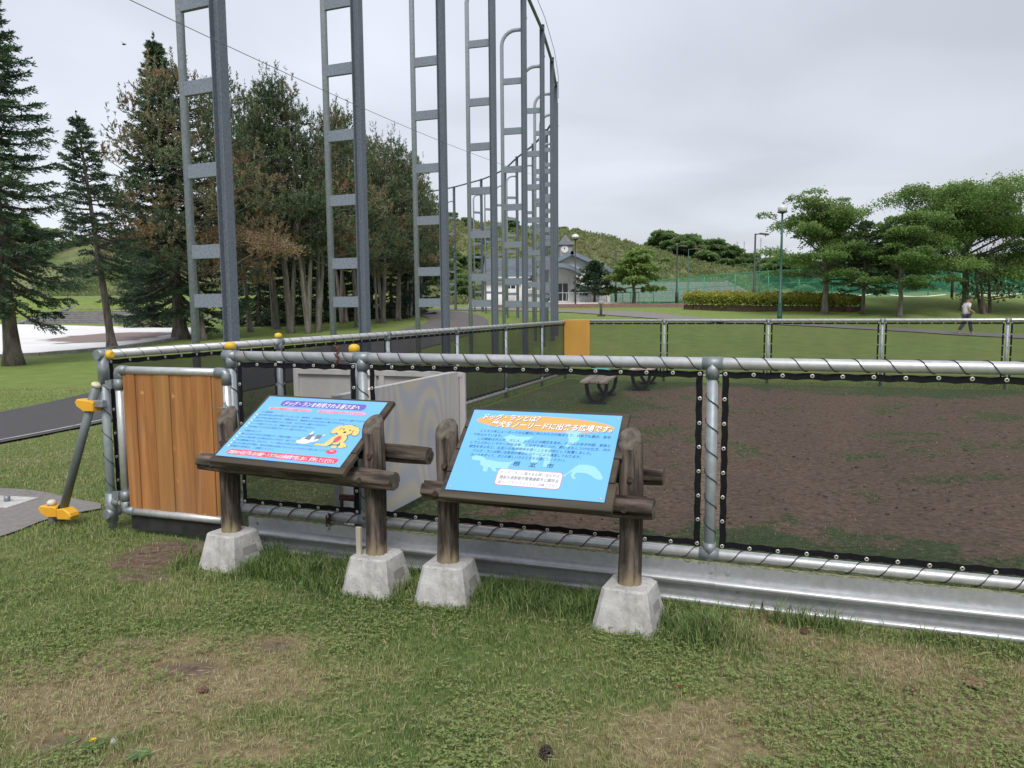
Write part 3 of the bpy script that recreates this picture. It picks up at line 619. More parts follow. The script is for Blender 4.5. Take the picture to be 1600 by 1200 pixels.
# ribbed galvanised kick plate
prof = [(-.012, .205), (-.034, .203), (-.036, .147)]
for zc in (.112, .012):
    for k in range(13):
        a = math.pi*k/12; prof.append((-.036 - .052*math.sin(a)**.8, zc + .026*math.cos(a)))
    prof.append((-.036, zc - .045))
prof += [(-.036, -.05), (-.03, -.07)]
def kick(x0, x1, dy=0):
    n = len(prof); m_ = 24; vs = []; 
    for i in range(m_+1):
        x = x0 + (x1-x0)*i/m_; w_b = .0015*math.sin(x*3.1)
        vs += [(x, y+dy+w_b*.4, z+w_b) for y, z in prof]
    mb = MB().add(vs, [(i*n+j, (i+1)*n+j, (i+1)*n+j+1, i*n+j+1) for i in range(m_) for j in range(n-1)], 0, False)
    for bx in (x0+.06, x1-.06):
        mb.tube([(bx, -.036+dy, .165), (bx, -.045+dy, .165)], .009, 6, mi=0).tube([(bx+.05, -.036+dy, .06), (bx+.05, -.045+dy, .06)], .009, 6, mi=0)
    return mb
kick(.11, 3.02).build('kick_plate', galv('ribbed zinc sheet', (.46, .475, .485), (.56, .57, .58), .46, .68), nf_)
kick(2.98, 6.9, -.004).build('kick_plate', bpy.data.materials['ribbed zinc sheet'], nf_)
mb = MB(); rr_ = random.Random(4)
vs = []; 
for i in range(300):
    x = .15+i*.0226; y = -.023 + rr_.uniform(-.008, .006); mb.box((x, y, .2045+rr_.uniform(0, .002)), (.028, .010+rr_.random()*.008, .005), Matrix.Rotation(rr_.uniform(-.5, .5), 3, 'Z'))
mb.build('moss_line', pm('dry moss', (.16, .17, .08), (.34, .33, .2), 30, .95), nf_)
lf = fence('left side fence of the dog run with laced black net, beside the asphalt path', CORN, D1, math.pi/2-TH, [0, 5.8-D1, 7.83-D1, 9.84-D1, 11.85-D1, 13.87-D1, D2-D1],
           [(0, 5.8-D1), (5.8-D1, 7.83-D1), (7.83-D1, 9.84-D1), (9.84-D1, 11.85-D1), (11.85-D1, 13.87-D1), (13.87-D1, D2-D1)], 1.215, .12, M['net_left'], (0, D2-D1), caps={1: 1.275}, spc=.17, group='fences of the dog run', seg=6)
bk = fence('far fence of the dog run with laced black net, in front of the open lawn', CORN, D2, -TH, [0]+[-2.245-CORN+2.003*k for k in range(8)],
           [(0, -2.245-CORN)]+[(-2.245-CORN+2.003*k, -2.245-CORN+2.003*(k+1)) for k in range(7)], 1.235, .13, M['net_back'], (0, 17), spc=.2, group='fences of the dog run', seg=5)
# corner post fittings of the left fence
MB().tube([(0, 0, 1.02), (0, 0, 1.215)], .036, 14).tube([(0, 0, 1.215), (.06, 0, 1.215)], .036, 14).build('corner_elbow', M['galv_dark'], lf)
MB().tube([(0, 0, .06), (0, 0, .26)], .037, 14).tube([(0, 0, .2), (0, -.08, .2)], .03, 12).build('corner_sleeve', M['galv_dark'], lf)
MB().tube([(.02, -.03, 1.212), (.02, -.055, 1.212), (.02, -.066, 1.212)], [.031, .031, .018], 14).build('end_cap', M['yellow'], lf)
MB().tube([(0, -.08, .2), (0, -.098, .2), (0, -.104, .2)], [.024, .024, .012], 12).build('end_cap', M['ivory'], lf)
mb = MB().box((.0, 0, 0), (.575, .018, .80), bev=.004)
tag(mb.build('corner_board', pm('ochre painted board', (.50, .26, .045), (.60, .32, .06), 3, .7, bmp=.2, stretch=(1, 1, .3)), None, W(-4.065, 15.47, .855), (0, 0, -TH)), 'ochre painted board closing the far left corner of the dog run', 'board')

# ---------------------------------------------------------------- gate
m, t, b = nodes('orange stained cedar'); oi = attr(t, 'board')
f = noise(t, 5.5, 7, rough=.6, stretch=(3.2, 3.2, .16), dist=.6)
c = ramp(t, f, [(.3, (.20, .072, .018)), (.5, (.35, .14, .038)), (.7, (.50, .225, .072))])
c = mixc(t, ramp(t, noise(t, 3.5, 6, stretch=(1, 1, .5), rough=.7), [(.5, (0, 0, 0)), (.72, (.45, .45, .45))]), c, (.24, .17, .12))
k_ = noise(t, 9, 2, stretch=(1.4, 1.4, 1)); c = mixc(t, ramp(t, k_, [(.70, (0, 0, 0)), (.76, (.8, .8, .8))]), c, (.62, .36, .16))
c = mixc(t, oi.outputs['Fac'], c, mixc(t, .5, c, (.40, .22, .07)))
t.links.new(c, b.inputs['Base Color']); b.inputs['Roughness'].default_value = .72; bump(t, b, f, .25, .004); M['cedar'] = m
gate = thing('entrance_gate', 'orange stained timber gate in a galvanised pipe frame at the left end', 'gate', W(-4.155, 3.855), -TH)
GW = .88
fr = MB().tube([(0, 0, .16), (0, 0, 1.115)], .026, 14).tube([(GW, 0, .16), (GW, 0, 1.115)], .026, 14).tube([(0, 0, 1.115), (GW, 0, 1.115)], .026, 14).tube([(0, 0, .16), (GW, 0, .16)], .026, 14)
fr.build('frame', M['galv'], gate)
for x, sg in ((0, 1), (GW, -1)):
    for z, sz in ((1.115, -1), (.16, 1)): el = MB(); el.tube([(x, 0, z+sz*.075), (x, 0, z+sz*.02), (x+sg*.006, 0, z+sz*.006), (x+sg*.02, 0, z), (x+sg*.075, 0, z)], .0315, 14); el.build('elbow', M['galv_dark'], gate)
bd = MB(); x = .038; ws = [.105, .155, .13, .175, .16, .085]
for i, w_ in enumerate(ws):
    bd.box((x+w_/2, .004*(i % 2), .637), (w_-.004, .02, .915), bev=.0025); x += w_
bo = bd.build('boards', M['cedar'], gate)
a_ = bo.data.attributes.new('board', 'FLOAT', 'POINT'); rb = [.1, .0, .95, .35, .15, .4]
a_.data.foreach_set('value', [rb[i//24] for i in range(len(bo.data.vertices))])
MB().box((GW/2, .012, .085), (GW-.06, .008, .10)).build('rubber_flap', M['black_rubber'], gate)
for z in (1.02, .26):
    MB().tube([(-.0, 0, z-.035), (0, 0, z+.035)], .033, 12).box((-.07, 0, z), (.09, .02, .045)).box((-.05, -.012, z), (.02, .03, .06)).tube([(-.05, -.03, z), (-.05, .03, z)], .007, 6).build('hinge', M['galv_dark'], gate)
MB().box((GW+.03, -.035, .86), (.085, .008, .05), Matrix.Rotation(.55, 3, 'Y')).tube([(GW-.07, -.04, .89), (GW+.04, -.045, .9), (GW+.1, -.04, .80)], .005, 6).tube([(GW+.005, -.035, .93), (GW+.09, -.035, .80)], .008, 6).build('latch', M['galv_dark'], gate)

# leaning brace with moulded covers
br = thing('leaning_brace', 'grey pipe brace leaning on the corner post with orange yellow covers', 'brace', W(-4.75, 3.84), -TH)
MB().tube([(.0, 0, .05), (.405, -.0, 1.0)], .0285, 14).build('pipe', pm('dull grey pipe', (.15, .17, .17), (.24, .26, .26), 8, .6, .4, stretch=(1, 1, .3)), br)
MB().tube([(.405, 0, 1.0), (.412, 0, 1.018), (.416, 0, 1.026)], [.031, .031, .018], 14).build('end_cap', M['ivory'], br)
def cover(c, ry, sx=1.0):
    poly = [(-.1, .012), (-.085, .035), (.055, .042), (.062, .03), (.062, -.03), (-.02, -.042), (-.09, -.01)]
    Mx = Matrix.Translation(c) @ Matrix.Rotation(ry, 4, 'Y') @ Matrix.Rotation(math.pi/2, 4, 'X')
    mb = MB(); n = len(poly); vs = []
    for z, s in ((-.042, .86), (-.034, 1), (.034, 1), (.042, .86)): vs += [Mx @ Vector((x*s*sx, y*s, z)) for x, y in poly]
    mb.add(vs, [tuple(range(n-1, -1, -1)), tuple(range(3*n, 4*n))] + [(j*n+i, j*n+(i+1) % n, (j+1)*n+(i+1) % n, (j+1)*n+i) for j in range(3) for i in range(n)], 0)
    return mb
cover((.345, 0, .87), .1).build('moulded_cover', M['orange_foam'], br)
MB().box((.44, 0, .885), (.07, .05, .05), bev=.006).build('clamp', M['galv_dark'], br)
fp = MB().tube([(-.075, 0, -.05), (-.075, 0, .15)], .028, 12).build('ground_stub', M['galv_dark'], br)
MB().tube([(-.075, 0, .15), (-.075, 0, .17), (-.075, 0, .182)], [.031, .031, .018], 12).build('stub_cap', M['ivory'], fp)
cover((-.06, 0, .105), .02, 1.05).build('moulded_cover', M['orange_foam'], br); cover((.06, 0, .10), math.pi, .8).build('moulded_cover', M['orange_foam'], br)
MB().box((.02, 0, .11), (.05, .055, .10), Matrix.Rotation(.3, 3, 'Y'), bev=.01).build('knuckle', flat('greasy black joint', (.01, .01, .01), .4), br)

# inner lobby of the entrance ------------------------------------------------
m, t, b = nodes('weathered plywood'); 
grn = mth(t, 'SINE', mth(t, 'MULTIPLY', noise(t, .9, 0, stretch=(1.7, 1, .5)), 150.0))
c = ramp(t, mth(t, 'ADD', mth(t, 'MULTIPLY', grn, .5), .5), [(.1, (.66, .70, .79)), (.9, (.90, .81, .66))]); c = mixc(t, mth(t, 'MULTIPLY', noise(t, 2.2, 5, stretch=(1, 1, .3)), .3), c, (.85, .83, .81))
t.links.new(c, b.inputs['Base Color']); b.inputs['Roughness'].default_value = .85; M['ply'] = m
M['grey_wood'] = pm('greyed white painted wood', (.66, .65, .635), (.80, .785, .77), 7, .85, bmp=.2, stretch=(1, 1, .2))
pw = thing('plywood_wall', 'pale plywood side wall of the entrance lobby behind the two signs', 'plywood wall', W(-2.60, 5.02), math.pi/2-TH)
MB().box((0, 0, .515), (1.9, .018, .91), bev=.002).build('sheet', M['ply'], pw)
mb = MB()
for x in (-.93, .0, .93): mb.box((x, .035, .515), (.04, .045, .9), bev=.003)
mb.box((0, .035, .95), (1.82, .045, .035), bev=.003)
mb.build('batten', M['grey_wood'], pw)
MB().tube([(-.25, -.009, .42), (-.25, -.016, .42)], .009, 8).build('bolt', M['dark'], pw)
lw = thing('framed_wall', 'grey painted framed board wall at the back of the entrance lobby', 'board wall', W(-3.40, 5.93), -TH)
mb = MB().box((0, .02, .5), (1.72, .012, .92)); mb.build('sheet', pm('grey board', (.60, .58, .56), (.72, .70, .67), 4, .9), lw)
mb = MB()
for x in (-.84, -.02, .06, .84): mb.box((x, 0, .5), (.05, .03, .93), bev=.003)
mb.box((0, -.002, .94), (1.63, .03, .05), bev=.003).box((0, -.002, .08), (1.63, .03, .06), bev=.003)
mb.box((.70, -.01, .955), (.30, .02, .03), Matrix.Rotation(.12, 3, 'Y'))
mb.build('frame', M['grey_wood'], lw)
ip = thing('lobby_post', 'galvanised post with yellow cap just behind the near fence top rail', 'post', W(-2.475, 4.06), -TH)
MB().tube([(0, 0, -.02), (0, 0, 1.27)], .03, 14).build('pipe', M['galv_dark'], ip)
MB().lathe([(.034, -.03), (.034, .0), (.03, .012), (.015, .02), (.002, .022)], (0, 0, 1.27), 14).build('post_cap', M['yellow'], ip)
MB().box((-.05, -.03, .33), (.13, .03, .035), bev=.004).tube([(-.1, -.05, .33), (.03, -.05, .33)], .008, 8).tube([(-.09, -.05, .33), (-.09, -.05, .26)], .01, 6).build('drop_bolt', M['rust'], ip)
rt = MB()
for k in range(26):
    a = random.uniform(0, 6.28); z = random.uniform(-.045, .05); rt.tube([(math.cos(a)*.012, -.034+math.sin(a)*.006, z), (math.cos(a+1)*.022, -.045+math.sin(a)*.008, z+random.uniform(-.03, .03))], .0035, 4)
tag(rt.build('frayed_tie', M['rust'], None, W(-2.455, 3.875, 1.245), (0, 0, -TH)), 'frayed red brown tie knotted on the near top rail', 'tie')
rt2 = MB()
for k in range(22):
    a = random.uniform(0, 6.28); z = random.uniform(-.05, .05); rt2.tube([(math.cos(a)*.014, math.sin(a)*.006, z), (math.cos(a+1)*.024, math.sin(a)*.008, z+random.uniform(-.035, .03))], .0035, 4)
tag(rt2.build('frayed_tie', flat('dark red cloth', (.06, .015, .015), .9), None, W(-2.56, 3.85, .235), (0, 0, -TH)), 'dark red frayed tie hanging at the bottom rail behind the left sign', 'tie')

# ================================================================ the two signs
def log_post(r0, z0, z1, tilt, n=40, seed=0):
    """peeled log, its top sawn on a slant towards the viewer and rounded off"""
    rs = random.Random(seed); mb = MB(); vs = []; zs = [z0 + (z1-z0)*k/9 for k in range(10)]; wob = [1 + rs.uniform(-.035, .035) - (rs.uniform(.10, .2) if rs.random() < .14 else 0) for _ in range(n)]
    for j, z in enumerate(zs):
        for k in range(n):
            a = 2*math.pi*k/n; q = r0*wob[k]*(1 + .04*math.sin(z*9+k*.3)); y = math.sin(a)*q
            zz_ = z if j < 9 else z1 + tilt*y
            if j == 8: zz_ = z + tilt*y*.4
            vs.append((math.cos(a)*q + .004*math.sin(z*7+seed), y, zz_))
    for q_, dz in ((.9, .013), (.72, .019), (.35, .022)):
        for k in range(n):
            a = 2*math.pi*k/n; y = math.sin(a)*r0*q_; vs.append((math.cos(a)*r0*q_ + .004*math.sin(z1*7+seed), y, z1 + tilt*y + dz))
    fs = [(j*n+k, j*n+(k+1) % n, (j+1)*n+(k+1) % n, (j+1)*n+k) for j in range(12) for k in range(n)]; fs.append(tuple(12*n+k for k in range(n)))
    mb.add(vs, fs, 0, True)
    m_ = len(fs); 
    for q in range(m_-1-3*n, m_): mb.m[q] = 1
    return mb
def beam_log(x0, x1, y, z, r0, seed=0):
    rs = random.Random(seed); n = 36; m_ = 10; vs = []; wob = [1 + rs.uniform(-.035, .035) - (rs.uniform(.10, .2) if rs.random() < .14 else 0) for _ in range(n)]
    for j in range(m_+1):
        x = x0 + (x1-x0)*j/m_; e = .93 if j in (0, m_) else 1
        for k in range(n):
            a = 2*math.pi*k/n; q = r0*wob[k]*e*(1+.02*math.sin(j*1.3+k*.35)); vs.append((x, y+math.cos(a)*q, z+math.sin(a)*q))
    mb = MB().add(vs, [(j*n+k, (j+1)*n+k, (j+1)*n+(k+1) % n, j*n+(k+1) % n) for j in range(m_) for k in range(n)], 0, True)
    mb.add([vs[k] for k in range(n)], [tuple(range(n))], 1); mb.add([vs[m_*n+k] for k in range(n)], [tuple(range(n-1, -1, -1))], 1)
    return mb
m, t, b = nodes('log end grain')
c = ramp(t, noise(t, 30, 5), [(.3, (.06, .052, .042)), (.7, (.17, .145, .115))]); c = mixc(t, ramp(t, noise(t, 16, 2, stretch=(1, 1, 1)), [(.58, (0, 0, 0)), (.62, (.8, .8, .8))]), c, (.03, .024, .02))
t.links.new(c, b.inputs['Base Color']); b.inputs['Roughness'].default_value = .9; bump(t, b, noise(t, 60, 3), .5, .004); M['log_end'] = m
m, t, b = nodes('post log with pale worn foot')
tcp = t.nodes.new('ShaderNodeTexCoord'); s_ = t.nodes.new('ShaderNodeSeparateXYZ'); t.links.new(tcp.outputs['Object'], s_.inputs[0])
f = noise(t, 22, 8, stretch=(1, 1, .12), rough=.68); c = ramp(t, f, [(.36, (.010, .008, .007)), (.48, (.06, .045, .036)), (.64, (.19, .15, .125))])
wz = mth(t, 'ADD', s_.outputs[2], mth(t, 'MULTIPLY', mth(t, 'SUBTRACT', noise(t, 18, 5, stretch=(1, 1, .35)), .5), .34))
c = mixc(t, ramp(t, wz, [(.28, (1, 1, 1)), (.37, (0, 0, 0))]), c, ramp(t, f, [(.3, (.16, .12, .07)), (.7, (.36, .29, .18))]))
t.links.new(c, b.inputs['Base Color']); b.inputs['Roughness'].default_value = .85; bump(t, b, noise(t, 26, 5, stretch=(1, 1, .1)), .7, .012); M['log_post'] = m
def foot(x, y, seed, rz=0):
    rs = random.Random(seed); mb = MB(); tp, bt, h = .100, .158, .279; vs = []; rings = [(bt, -.06, .012), (bt, 0, .012), (tp+.003, h-.008, .01), (tp-.006, h, .01)]
    for hw, z, c_ in rings:
        for sx, sy in ((-1, -1), (1, -1), (1, 1), (-1, 1)):
            pr = [(hw-c_*2, hw), (hw, hw-c_*2)]
            if sx*sy > 0: pr = pr[::-1]
            for a, b_ in pr: vs.append((x+sx*a+rs.uniform(-.0015, .0015), y+sy*b_, z))
    n = 8; fs = [(j*n+k, j*n+(k+1) % n, (j+1)*n+(k+1) % n, (j+1)*n+k) for j in range(3) for k in range(n)] + [tuple(3*n+k for k in range(n))]
    mb.add(vs, fs)
    # slot in the side face: its shaded hollow is painted as a darker plate
    sl_ = (bt-tp)/h; zc = .185; hw = bt - sl_*zc
    Rm = Matrix.Rotation(math.atan(sl_), 3, 'Y').to_4x4()
    mb.box((x+hw-.001, y+.01, zc), (.006, .10, .042), Matrix.Rotation(-math.atan(sl_), 3, 'Y'), mi=1)
    mb.box((x+hw+.001, y+.01, zc-.023), (.008, .106, .006), Matrix.Rotation(-math.atan(sl_), 3, 'Y'), mi=0)
    return mb
def text_mesh(body, size, bold=0.0, spacing=1.0, res=2):
    cu = bpy.data.curves.new('lettering', 'FONT'); cu.body = body; cu.size = size; cu.offset = bold; cu.resolution_u = res; cu.space_character = spacing
    o = bpy.data.objects.new('lettering', cu); COL.objects.link(o); dg = bpy.context.evaluated_depsgraph_get(); dg.update()
    me = bpy.data.meshes.new_from_object(o.evaluated_get(dg)); vs = np.array([v.co[:] for v in me.vertices]) if len(me.vertices) else np.zeros((0, 3)); fs = [tuple(p.vertices) for p in me.polygons]
    bpy.data.objects.remove(o); bpy.data.curves.remove(cu); bpy.data.meshes.remove(me); return vs, fs
def lettering(name, lines, mat, parent, z):
    """lines: (text, x0, x1, y_baseline, height, shear, bold): text fitted between x0 and x1"""
    mb = MB()
    for txt, x0, x1, yb, hgt, shear, bold in lines:
        vs, fs = text_mesh(txt, 1, bold)
        if not len(vs): continue
        ww = vs[:, 0].max() - vs[:, 0].min(); sx = (x1-x0)/ww; sy = hgt/.92
        V = [(x0 + (v[0]-vs[:, 0].min())*sx + v[1]*sy*shear, yb + v[1]*sy, z) for v in vs]; mb.add(V, fs)
    return mb.build(name, mat, parent)
def poly_part(name, shapes, mat, parent, z):
    mb = MB()
    for i, P in enumerate(shapes): mb.add([(x, y, z+.00002*i) for x, y in P], [tuple(range(len(P)))])
    return mb.build(name, mat, parent)
def ell(cx, cy, rx, ry, a=0, n=28): return [(cx + rx*math.cos(k*2*math.pi/n)*math.cos(a) - ry*math.sin(k*2*math.pi/n)*math.sin(a), cy + rx*math.cos(k*2*math.pi/n)*math.sin(a) + ry*math.sin(k*2*math.pi/n)*math.cos(a)) for k in range(n)]
def rrect(x0, y0, x1, y1, r0, n=6):
    out = []
    for cx, cy, a0 in ((x1-r0, y1-r0, 0), (x0+r0, y1-r0, 90), (x0+r0, y0+r0, 180), (x1-r0, y0+r0, 270)):
        out += [(cx+r0*math.cos(R(a0+90*k/n)), cy+r0*math.sin(R(a0+90*k/n))) for k in range(n+1)]
    return out
P_ = {k: flat('print '+k, c, .35, .4) for k, c in dict(white=(.85, .85, .88), purple=(.17, .13, .52), red=(.80, .09, .13), pink=(.86, .42, .50), orange=(.88, .42, .13), ink=(.025, .10, .17), black=(.03, .05, .08), pale=(.33, .66, .93), tan=(.80, .55, .20), grey=(.2, .2, .24), gold=(.85, .6, .2)).items()}
M['panel_blue'] = pm('light blue printed panel', (.165, .475, .90), (.185, .50, .93), 3, .3, spec=.45)
SG = 1.065
def sign(label, root_ab, th, posts, bc, tilt, PW, PL, zf, zr, yf, yr, reach, shift):
    root = thing('information_sign', label, 'sign', W(root_ab[0]*SG, root_ab[1]*SG, 1.5*(1-SG)), -th, 'information signs on log posts'); root.scale = (SG, SG, SG)
    for i, (x, y, ztop, tl) in enumerate(posts):
        o = log_post(.053, .24, ztop, tl, seed=i+3).build('post', [M['log_post'], M['log_end']], root, (x, y, 0))
        MB().tube([(x, y-.045, zf+.0), (x, yf-.052, zf)], .014, 10).tube([(x+.01, y-.04, zr+.01), (x+.01, y-.062, zr+.01)], .013, 10).build('bolt', M['old_bolt'], root)
        foot(0, 0, i+int(PW*100)).build('concrete_foot', [M['concrete'], M['conc_dark']], root, (x, y, 0), (0, 0, (.05, -.07)[i] if PW < .76 else (-.04, .06)[i]))
    beam_log(posts[0][0]-reach[0], posts[1][0]+reach[1], yf, zf, .050, 5).build('front_beam', [M['beam'], M['log_end']], root)
    beam_log(posts[0][0]-reach[2], posts[1][0]+reach[3], yr, zr, .046, 9).build('rear_beam', [M['beam'], M['log_end']], root)
    bw, bl = PW+.055, PL+.05; top = MB(); Mb = Matrix.Translation(bc) @ Matrix.Rotation(tilt, 4, 'X')
    n = 4; rs = random.Random(2)
    for k in range(n):
        y0 = -bl/2 + bl*k/n - (.012 if k == 0 else 0); y1 = -bl/2 + bl*(k+1)/n - .004; xo = rs.uniform(-.004, .006)
        c_ = Mb @ Vector((xo, (y0+y1)/2, -.0165)); top.box(c_, (bw+rs.uniform(0, .008), y1-y0, .026), Mb.to_3x3(), bev=.003)
    top.build('backboard', M['plank'], root)
    bt = MB()
    for x in (-PW*.36, PW*.36): bt.box(Mb @ Vector((x, 0, -.045)), (.05, bl*.94, .03), Mb.to_3x3(), bev=.003)
    # blocks that carry the rear of the board on the rear log
    for x in (-PW*.36, PW*.36):
        zt = (Mb @ Vector((x, (yr-bc[1])/math.cos(tilt), -.06))).z; bt.box((x+bc[0], yr, (zt+zr)/2), (.05, .05, max(.02, zt-zr)))
    bt.build('batten', M['plank'], root)
    e = bpy.data.objects.new('printed_panel', None); bpy.data.objects.remove(e)
    pn = MB().box((0, 0, 0), (PW, PL, .003)).build('printed_panel', M['panel_blue'], root); pn.matrix_local = Mb @ Matrix.Translation((0, 0, .0))
    sc_ = MB()
    for sx in (-1, 1):
        for sy in (-1, 1): sc_.lathe([(.006, 0), (.006, .0012), (.003, .0022)], (sx*(PW/2-.018), sy*(PL/2-.018), .0017), 10)
    sc_.build('screw', M['eyelet'], pn)
    return root, pn
# -- sign 1 (left): rules of use
c1 = W(-2.342, 3.306, .885); r1 = W(-2.38, 3.315); 
def loc(c, r, th): d = c - r; return Vector((d.x*math.cos(th) - d.y*math.sin(th), d.x*math.sin(th) + d.y*math.cos(th), c.z))
s1, p1 = sign('blue sign with a yellow puppy picture and a red bottom banner, on log posts', (-2.38, 3.315), .434, [(-.485, 0, .925, .8), (.485, 0, .93, .75)], loc(c1, r1, .434), .567, .794, .49, .678, .775, -.078, .10, (.12, .17, .12, .26), 0)
def uv(PW, PL): return lambda u, v: ((u-.5)*PW, (.5-v)*PL)
U = uv(.794, .49); z1_ = .0018
poly_part('title_band', [rrect(*U(.155, .155), *U(.865, .055), .022)], P_['purple'], p1, z1_)
def ln_(U, txt, u0, u1, v, hv, sh=.18, bold=0): (x0, yb), (x1, _) = U(u0, v), U(u1, v); return (txt, x0, x1, yb, hv, sh, bold)
lettering('title_lettering', [ln_(U, 'ドッグ・ランを利用される皆さまへ', .185, .82, .138, .036, .22, .02)], P_['white'], p1, z1_+.0004)
poly_part('pink_band', [rrect(*U(.09, .225), *U(.46, .185), .009), rrect(*U(.51, .225), *U(.90, .185), .009)], P_['pink'], p1, z1_)
lettering('red_lettering', [ln_(U, '皆さんが気持ちよく利用できるよう', .105, .45, .222, .017, .1, .01), ln_(U, '次のルールを必ず守ってください。', .52, .885, .222, .017, .1, .01)], P_['red'], p1, z1_+.0004)
B1 = [('≪入場制限≫', .05, .16, .285), ('狂犬病予防注射を受けていない犬、発情中、伝染病にかかっている犬は入場できません。', .05, .97, .335), ('闘犬や咬み癖のある犬、攻撃的な犬、無駄吠えをする犬は入場できません。', .05, .80, .385),
      ('小学生以下のお子様だけのご利用、犬だけの入場はできません。', .05, .68, .435), ('リードを着けていない犬、首輪のない犬は入場できません。', .05, .60, .485), ('犬を制止できる方が同伴でないと入場できません。', .05, .56, .535),
      ('≪利用にあたって≫', .05, .20, .605), ('飼い主は必ず犬から目を離さず、行動を把握してください。', .05, .60, .655), ('犬のふん等は飼い主が責任を持って片付け、袋に入れて持ち帰ってください。', .05, .74, .705), ('犬の運動場内では、おもちゃ、フード類などの持ち込みはできません。', .05, .70, .755),
      ('出入口の扉は必ず閉め、他の利用者の迷惑にならないようお互いに譲り合ってください。', .05, .88, .805), ('喫煙及び飲食は、ご遠慮ください。', .05, .42, .852)]
lettering('body_lettering', [ln_(U, s, a, b_, v, .0145, .12, -.004) for s, a, b_, v in B1], P_['ink'], p1, z1_+.0002)
poly_part('bullet_dots', [ell(*U(.033, v-.014), .0055, .0055, n=10) for s, a, b_, v in B1 if s[0] != '≪'], P_['white'], p1, z1_)
poly_part('warning_band', [rrect(*U(.065, .965), *U(.955, .885), .018)], P_['red'], p1, z1_)
lettering('warning_lettering', [ln_(U, '施設内の犬及び飼い主の事故・トラブルは当事者間で話し合い、解決してください。', .08, .935, .95, .026, .1, .018)], P_['white'], p1, z1_+.0004)
def at_(U, u, v, s): cx, cy = U(u, v); return lambda P: [(cx + x*s, cy + y*s) for x, y in P]
T = at_(U, .845, .60, .073)
dog = lambda g: [T(ell(0, -.1, .62, .55)), T([(-.6, .1), (-.95, -.75), (-.5, -.85), (-.2, -.5)]), T([(.3, -.2), (.95, -.6), (1.05, -.85), (.5, -.85)]), T(ell(-.75, -.78, .28, .13)), T(ell(.1, -.9, .24, .13)), T(ell(.62, -.84, .26, .13)), T([(-.9, -.72), (-1.5, -.65), (-1.7, -.85), (-1.4, -.9), (-.8, -.85)]), T(ell(.05, .85, .74, .56)), T(ell(-.72, .85, .3, .5, -.5)), T(ell(.85, .8, .3, .52, .6))]
grow = lambda P, e: [(sum(p[0] for p in P)/len(P) + (x-sum(p[0] for p in P)/len(P))*e, sum(p[1] for p in P)/len(P) + (y-sum(p[1] for p in P)/len(P))*e) for x, y in P]
poly_part('puppy_outline', [grow(q, 1.09) for q in dog(1)], P_['ink'], p1, z1_+.0006)
poly_part('puppy_picture', dog(1), P_['gold'], p1, z1_+.0012)
poly_part('puppy_features', [T(ell(-.2, .92, .08, .06)), T(ell(.38, .86, .08, .06)), T(ell(.06, .62, .12, .09)), T([(-.45, 1.1), (-.52, .8), (-.47, .8), (-.4, 1.1)]), T([(.68, .5), (.62, .9), (.67, .9), (.73, .5)]), T([(-.35, -.85), (-.25, -.35), (-.2, -.35), (-.29, -.85)]), T([(.3, -.85), (.3, -.4), (.35, -.4), (.36, -.85)])], P_['black'], p1, z1_+.0018)
poly_part('red_bib', [T(ell(-.1, -.12, .24, .36, -.2))], P_['red'], p1, z1_+.0018)
poly_part('small_dog_picture', [T(ell(-2.35, -.35, .75, .3, .05)), T(ell(-2.75, -.62, .6, .2)), T([(-2.55, .55), (-2.75, .15), (-2.4, .1)]), T([(-1.25, .3), (-1.8, .12), (-1.75, -.1)])], P_['white'], p1, z1_+.0006)
poly_part('small_dog_patches', [T([(-2.7, .1), (-2.85, -.35), (-2.3, -.4), (-2.35, .25)]), T([(-2.0, .15), (-2.0, -.35), (-1.6, -.2), (-1.55, .2)])], P_['grey'], p1, z1_+.0010)
T2 = at_(U, .86, .80, .032)
poly_part('red_ball', [T2(ell(0, 0, 1, .55)), ], P_['red'], p1, z1_); poly_part('ball_highlight', [T2(ell(-.05, .15, .45, .16))], P_['pink'], p1, z1_+.0004)
# -- sign 2 (right): what a dog run is
c2 = W(-1.034, 3.195, .855); r2 = W(-1.06, 3.265)
s2, p2 = sign('blue sign with an orange oval title and pale dog silhouettes, on log posts', (-1.06, 3.265), .36, [(-.44, 0, .925, .75), (.45, 0, .925, .75)], loc(c2, r2, .36), .746, .727, .464, .645, .75, -.085, .10, (.08, .12, .06, .13), 0)
U = uv(.727, .464)
poly_part('title_oval', [ell(*U(.505, .145), .336, .044, -.02, 48)], P_['orange'], p2, z1_)
for nm_, mt, dx, dz in (('title_shadow', P_['ink'], .0022, .0003), ('title_lettering', P_['white'], 0, .0006)):
    L_ = [('ドッグ・ランとは？', .085, .47, .118), ('愛犬をノーリードに出来る広場です。', .15, .955, .205)]
    lettering(nm_, [(s, U(a, v)[0]+dx, U(b_, v)[0]+dx, U(a, v)[1]-dx, .036, .2, .028) for s, a, b_, v in L_], mt, p2, z1_+dz)
T = at_(U, .0, 1.0, 1); W2, L2 = .744, .475
def PX(P): return [U(x, y) for x, y in P]
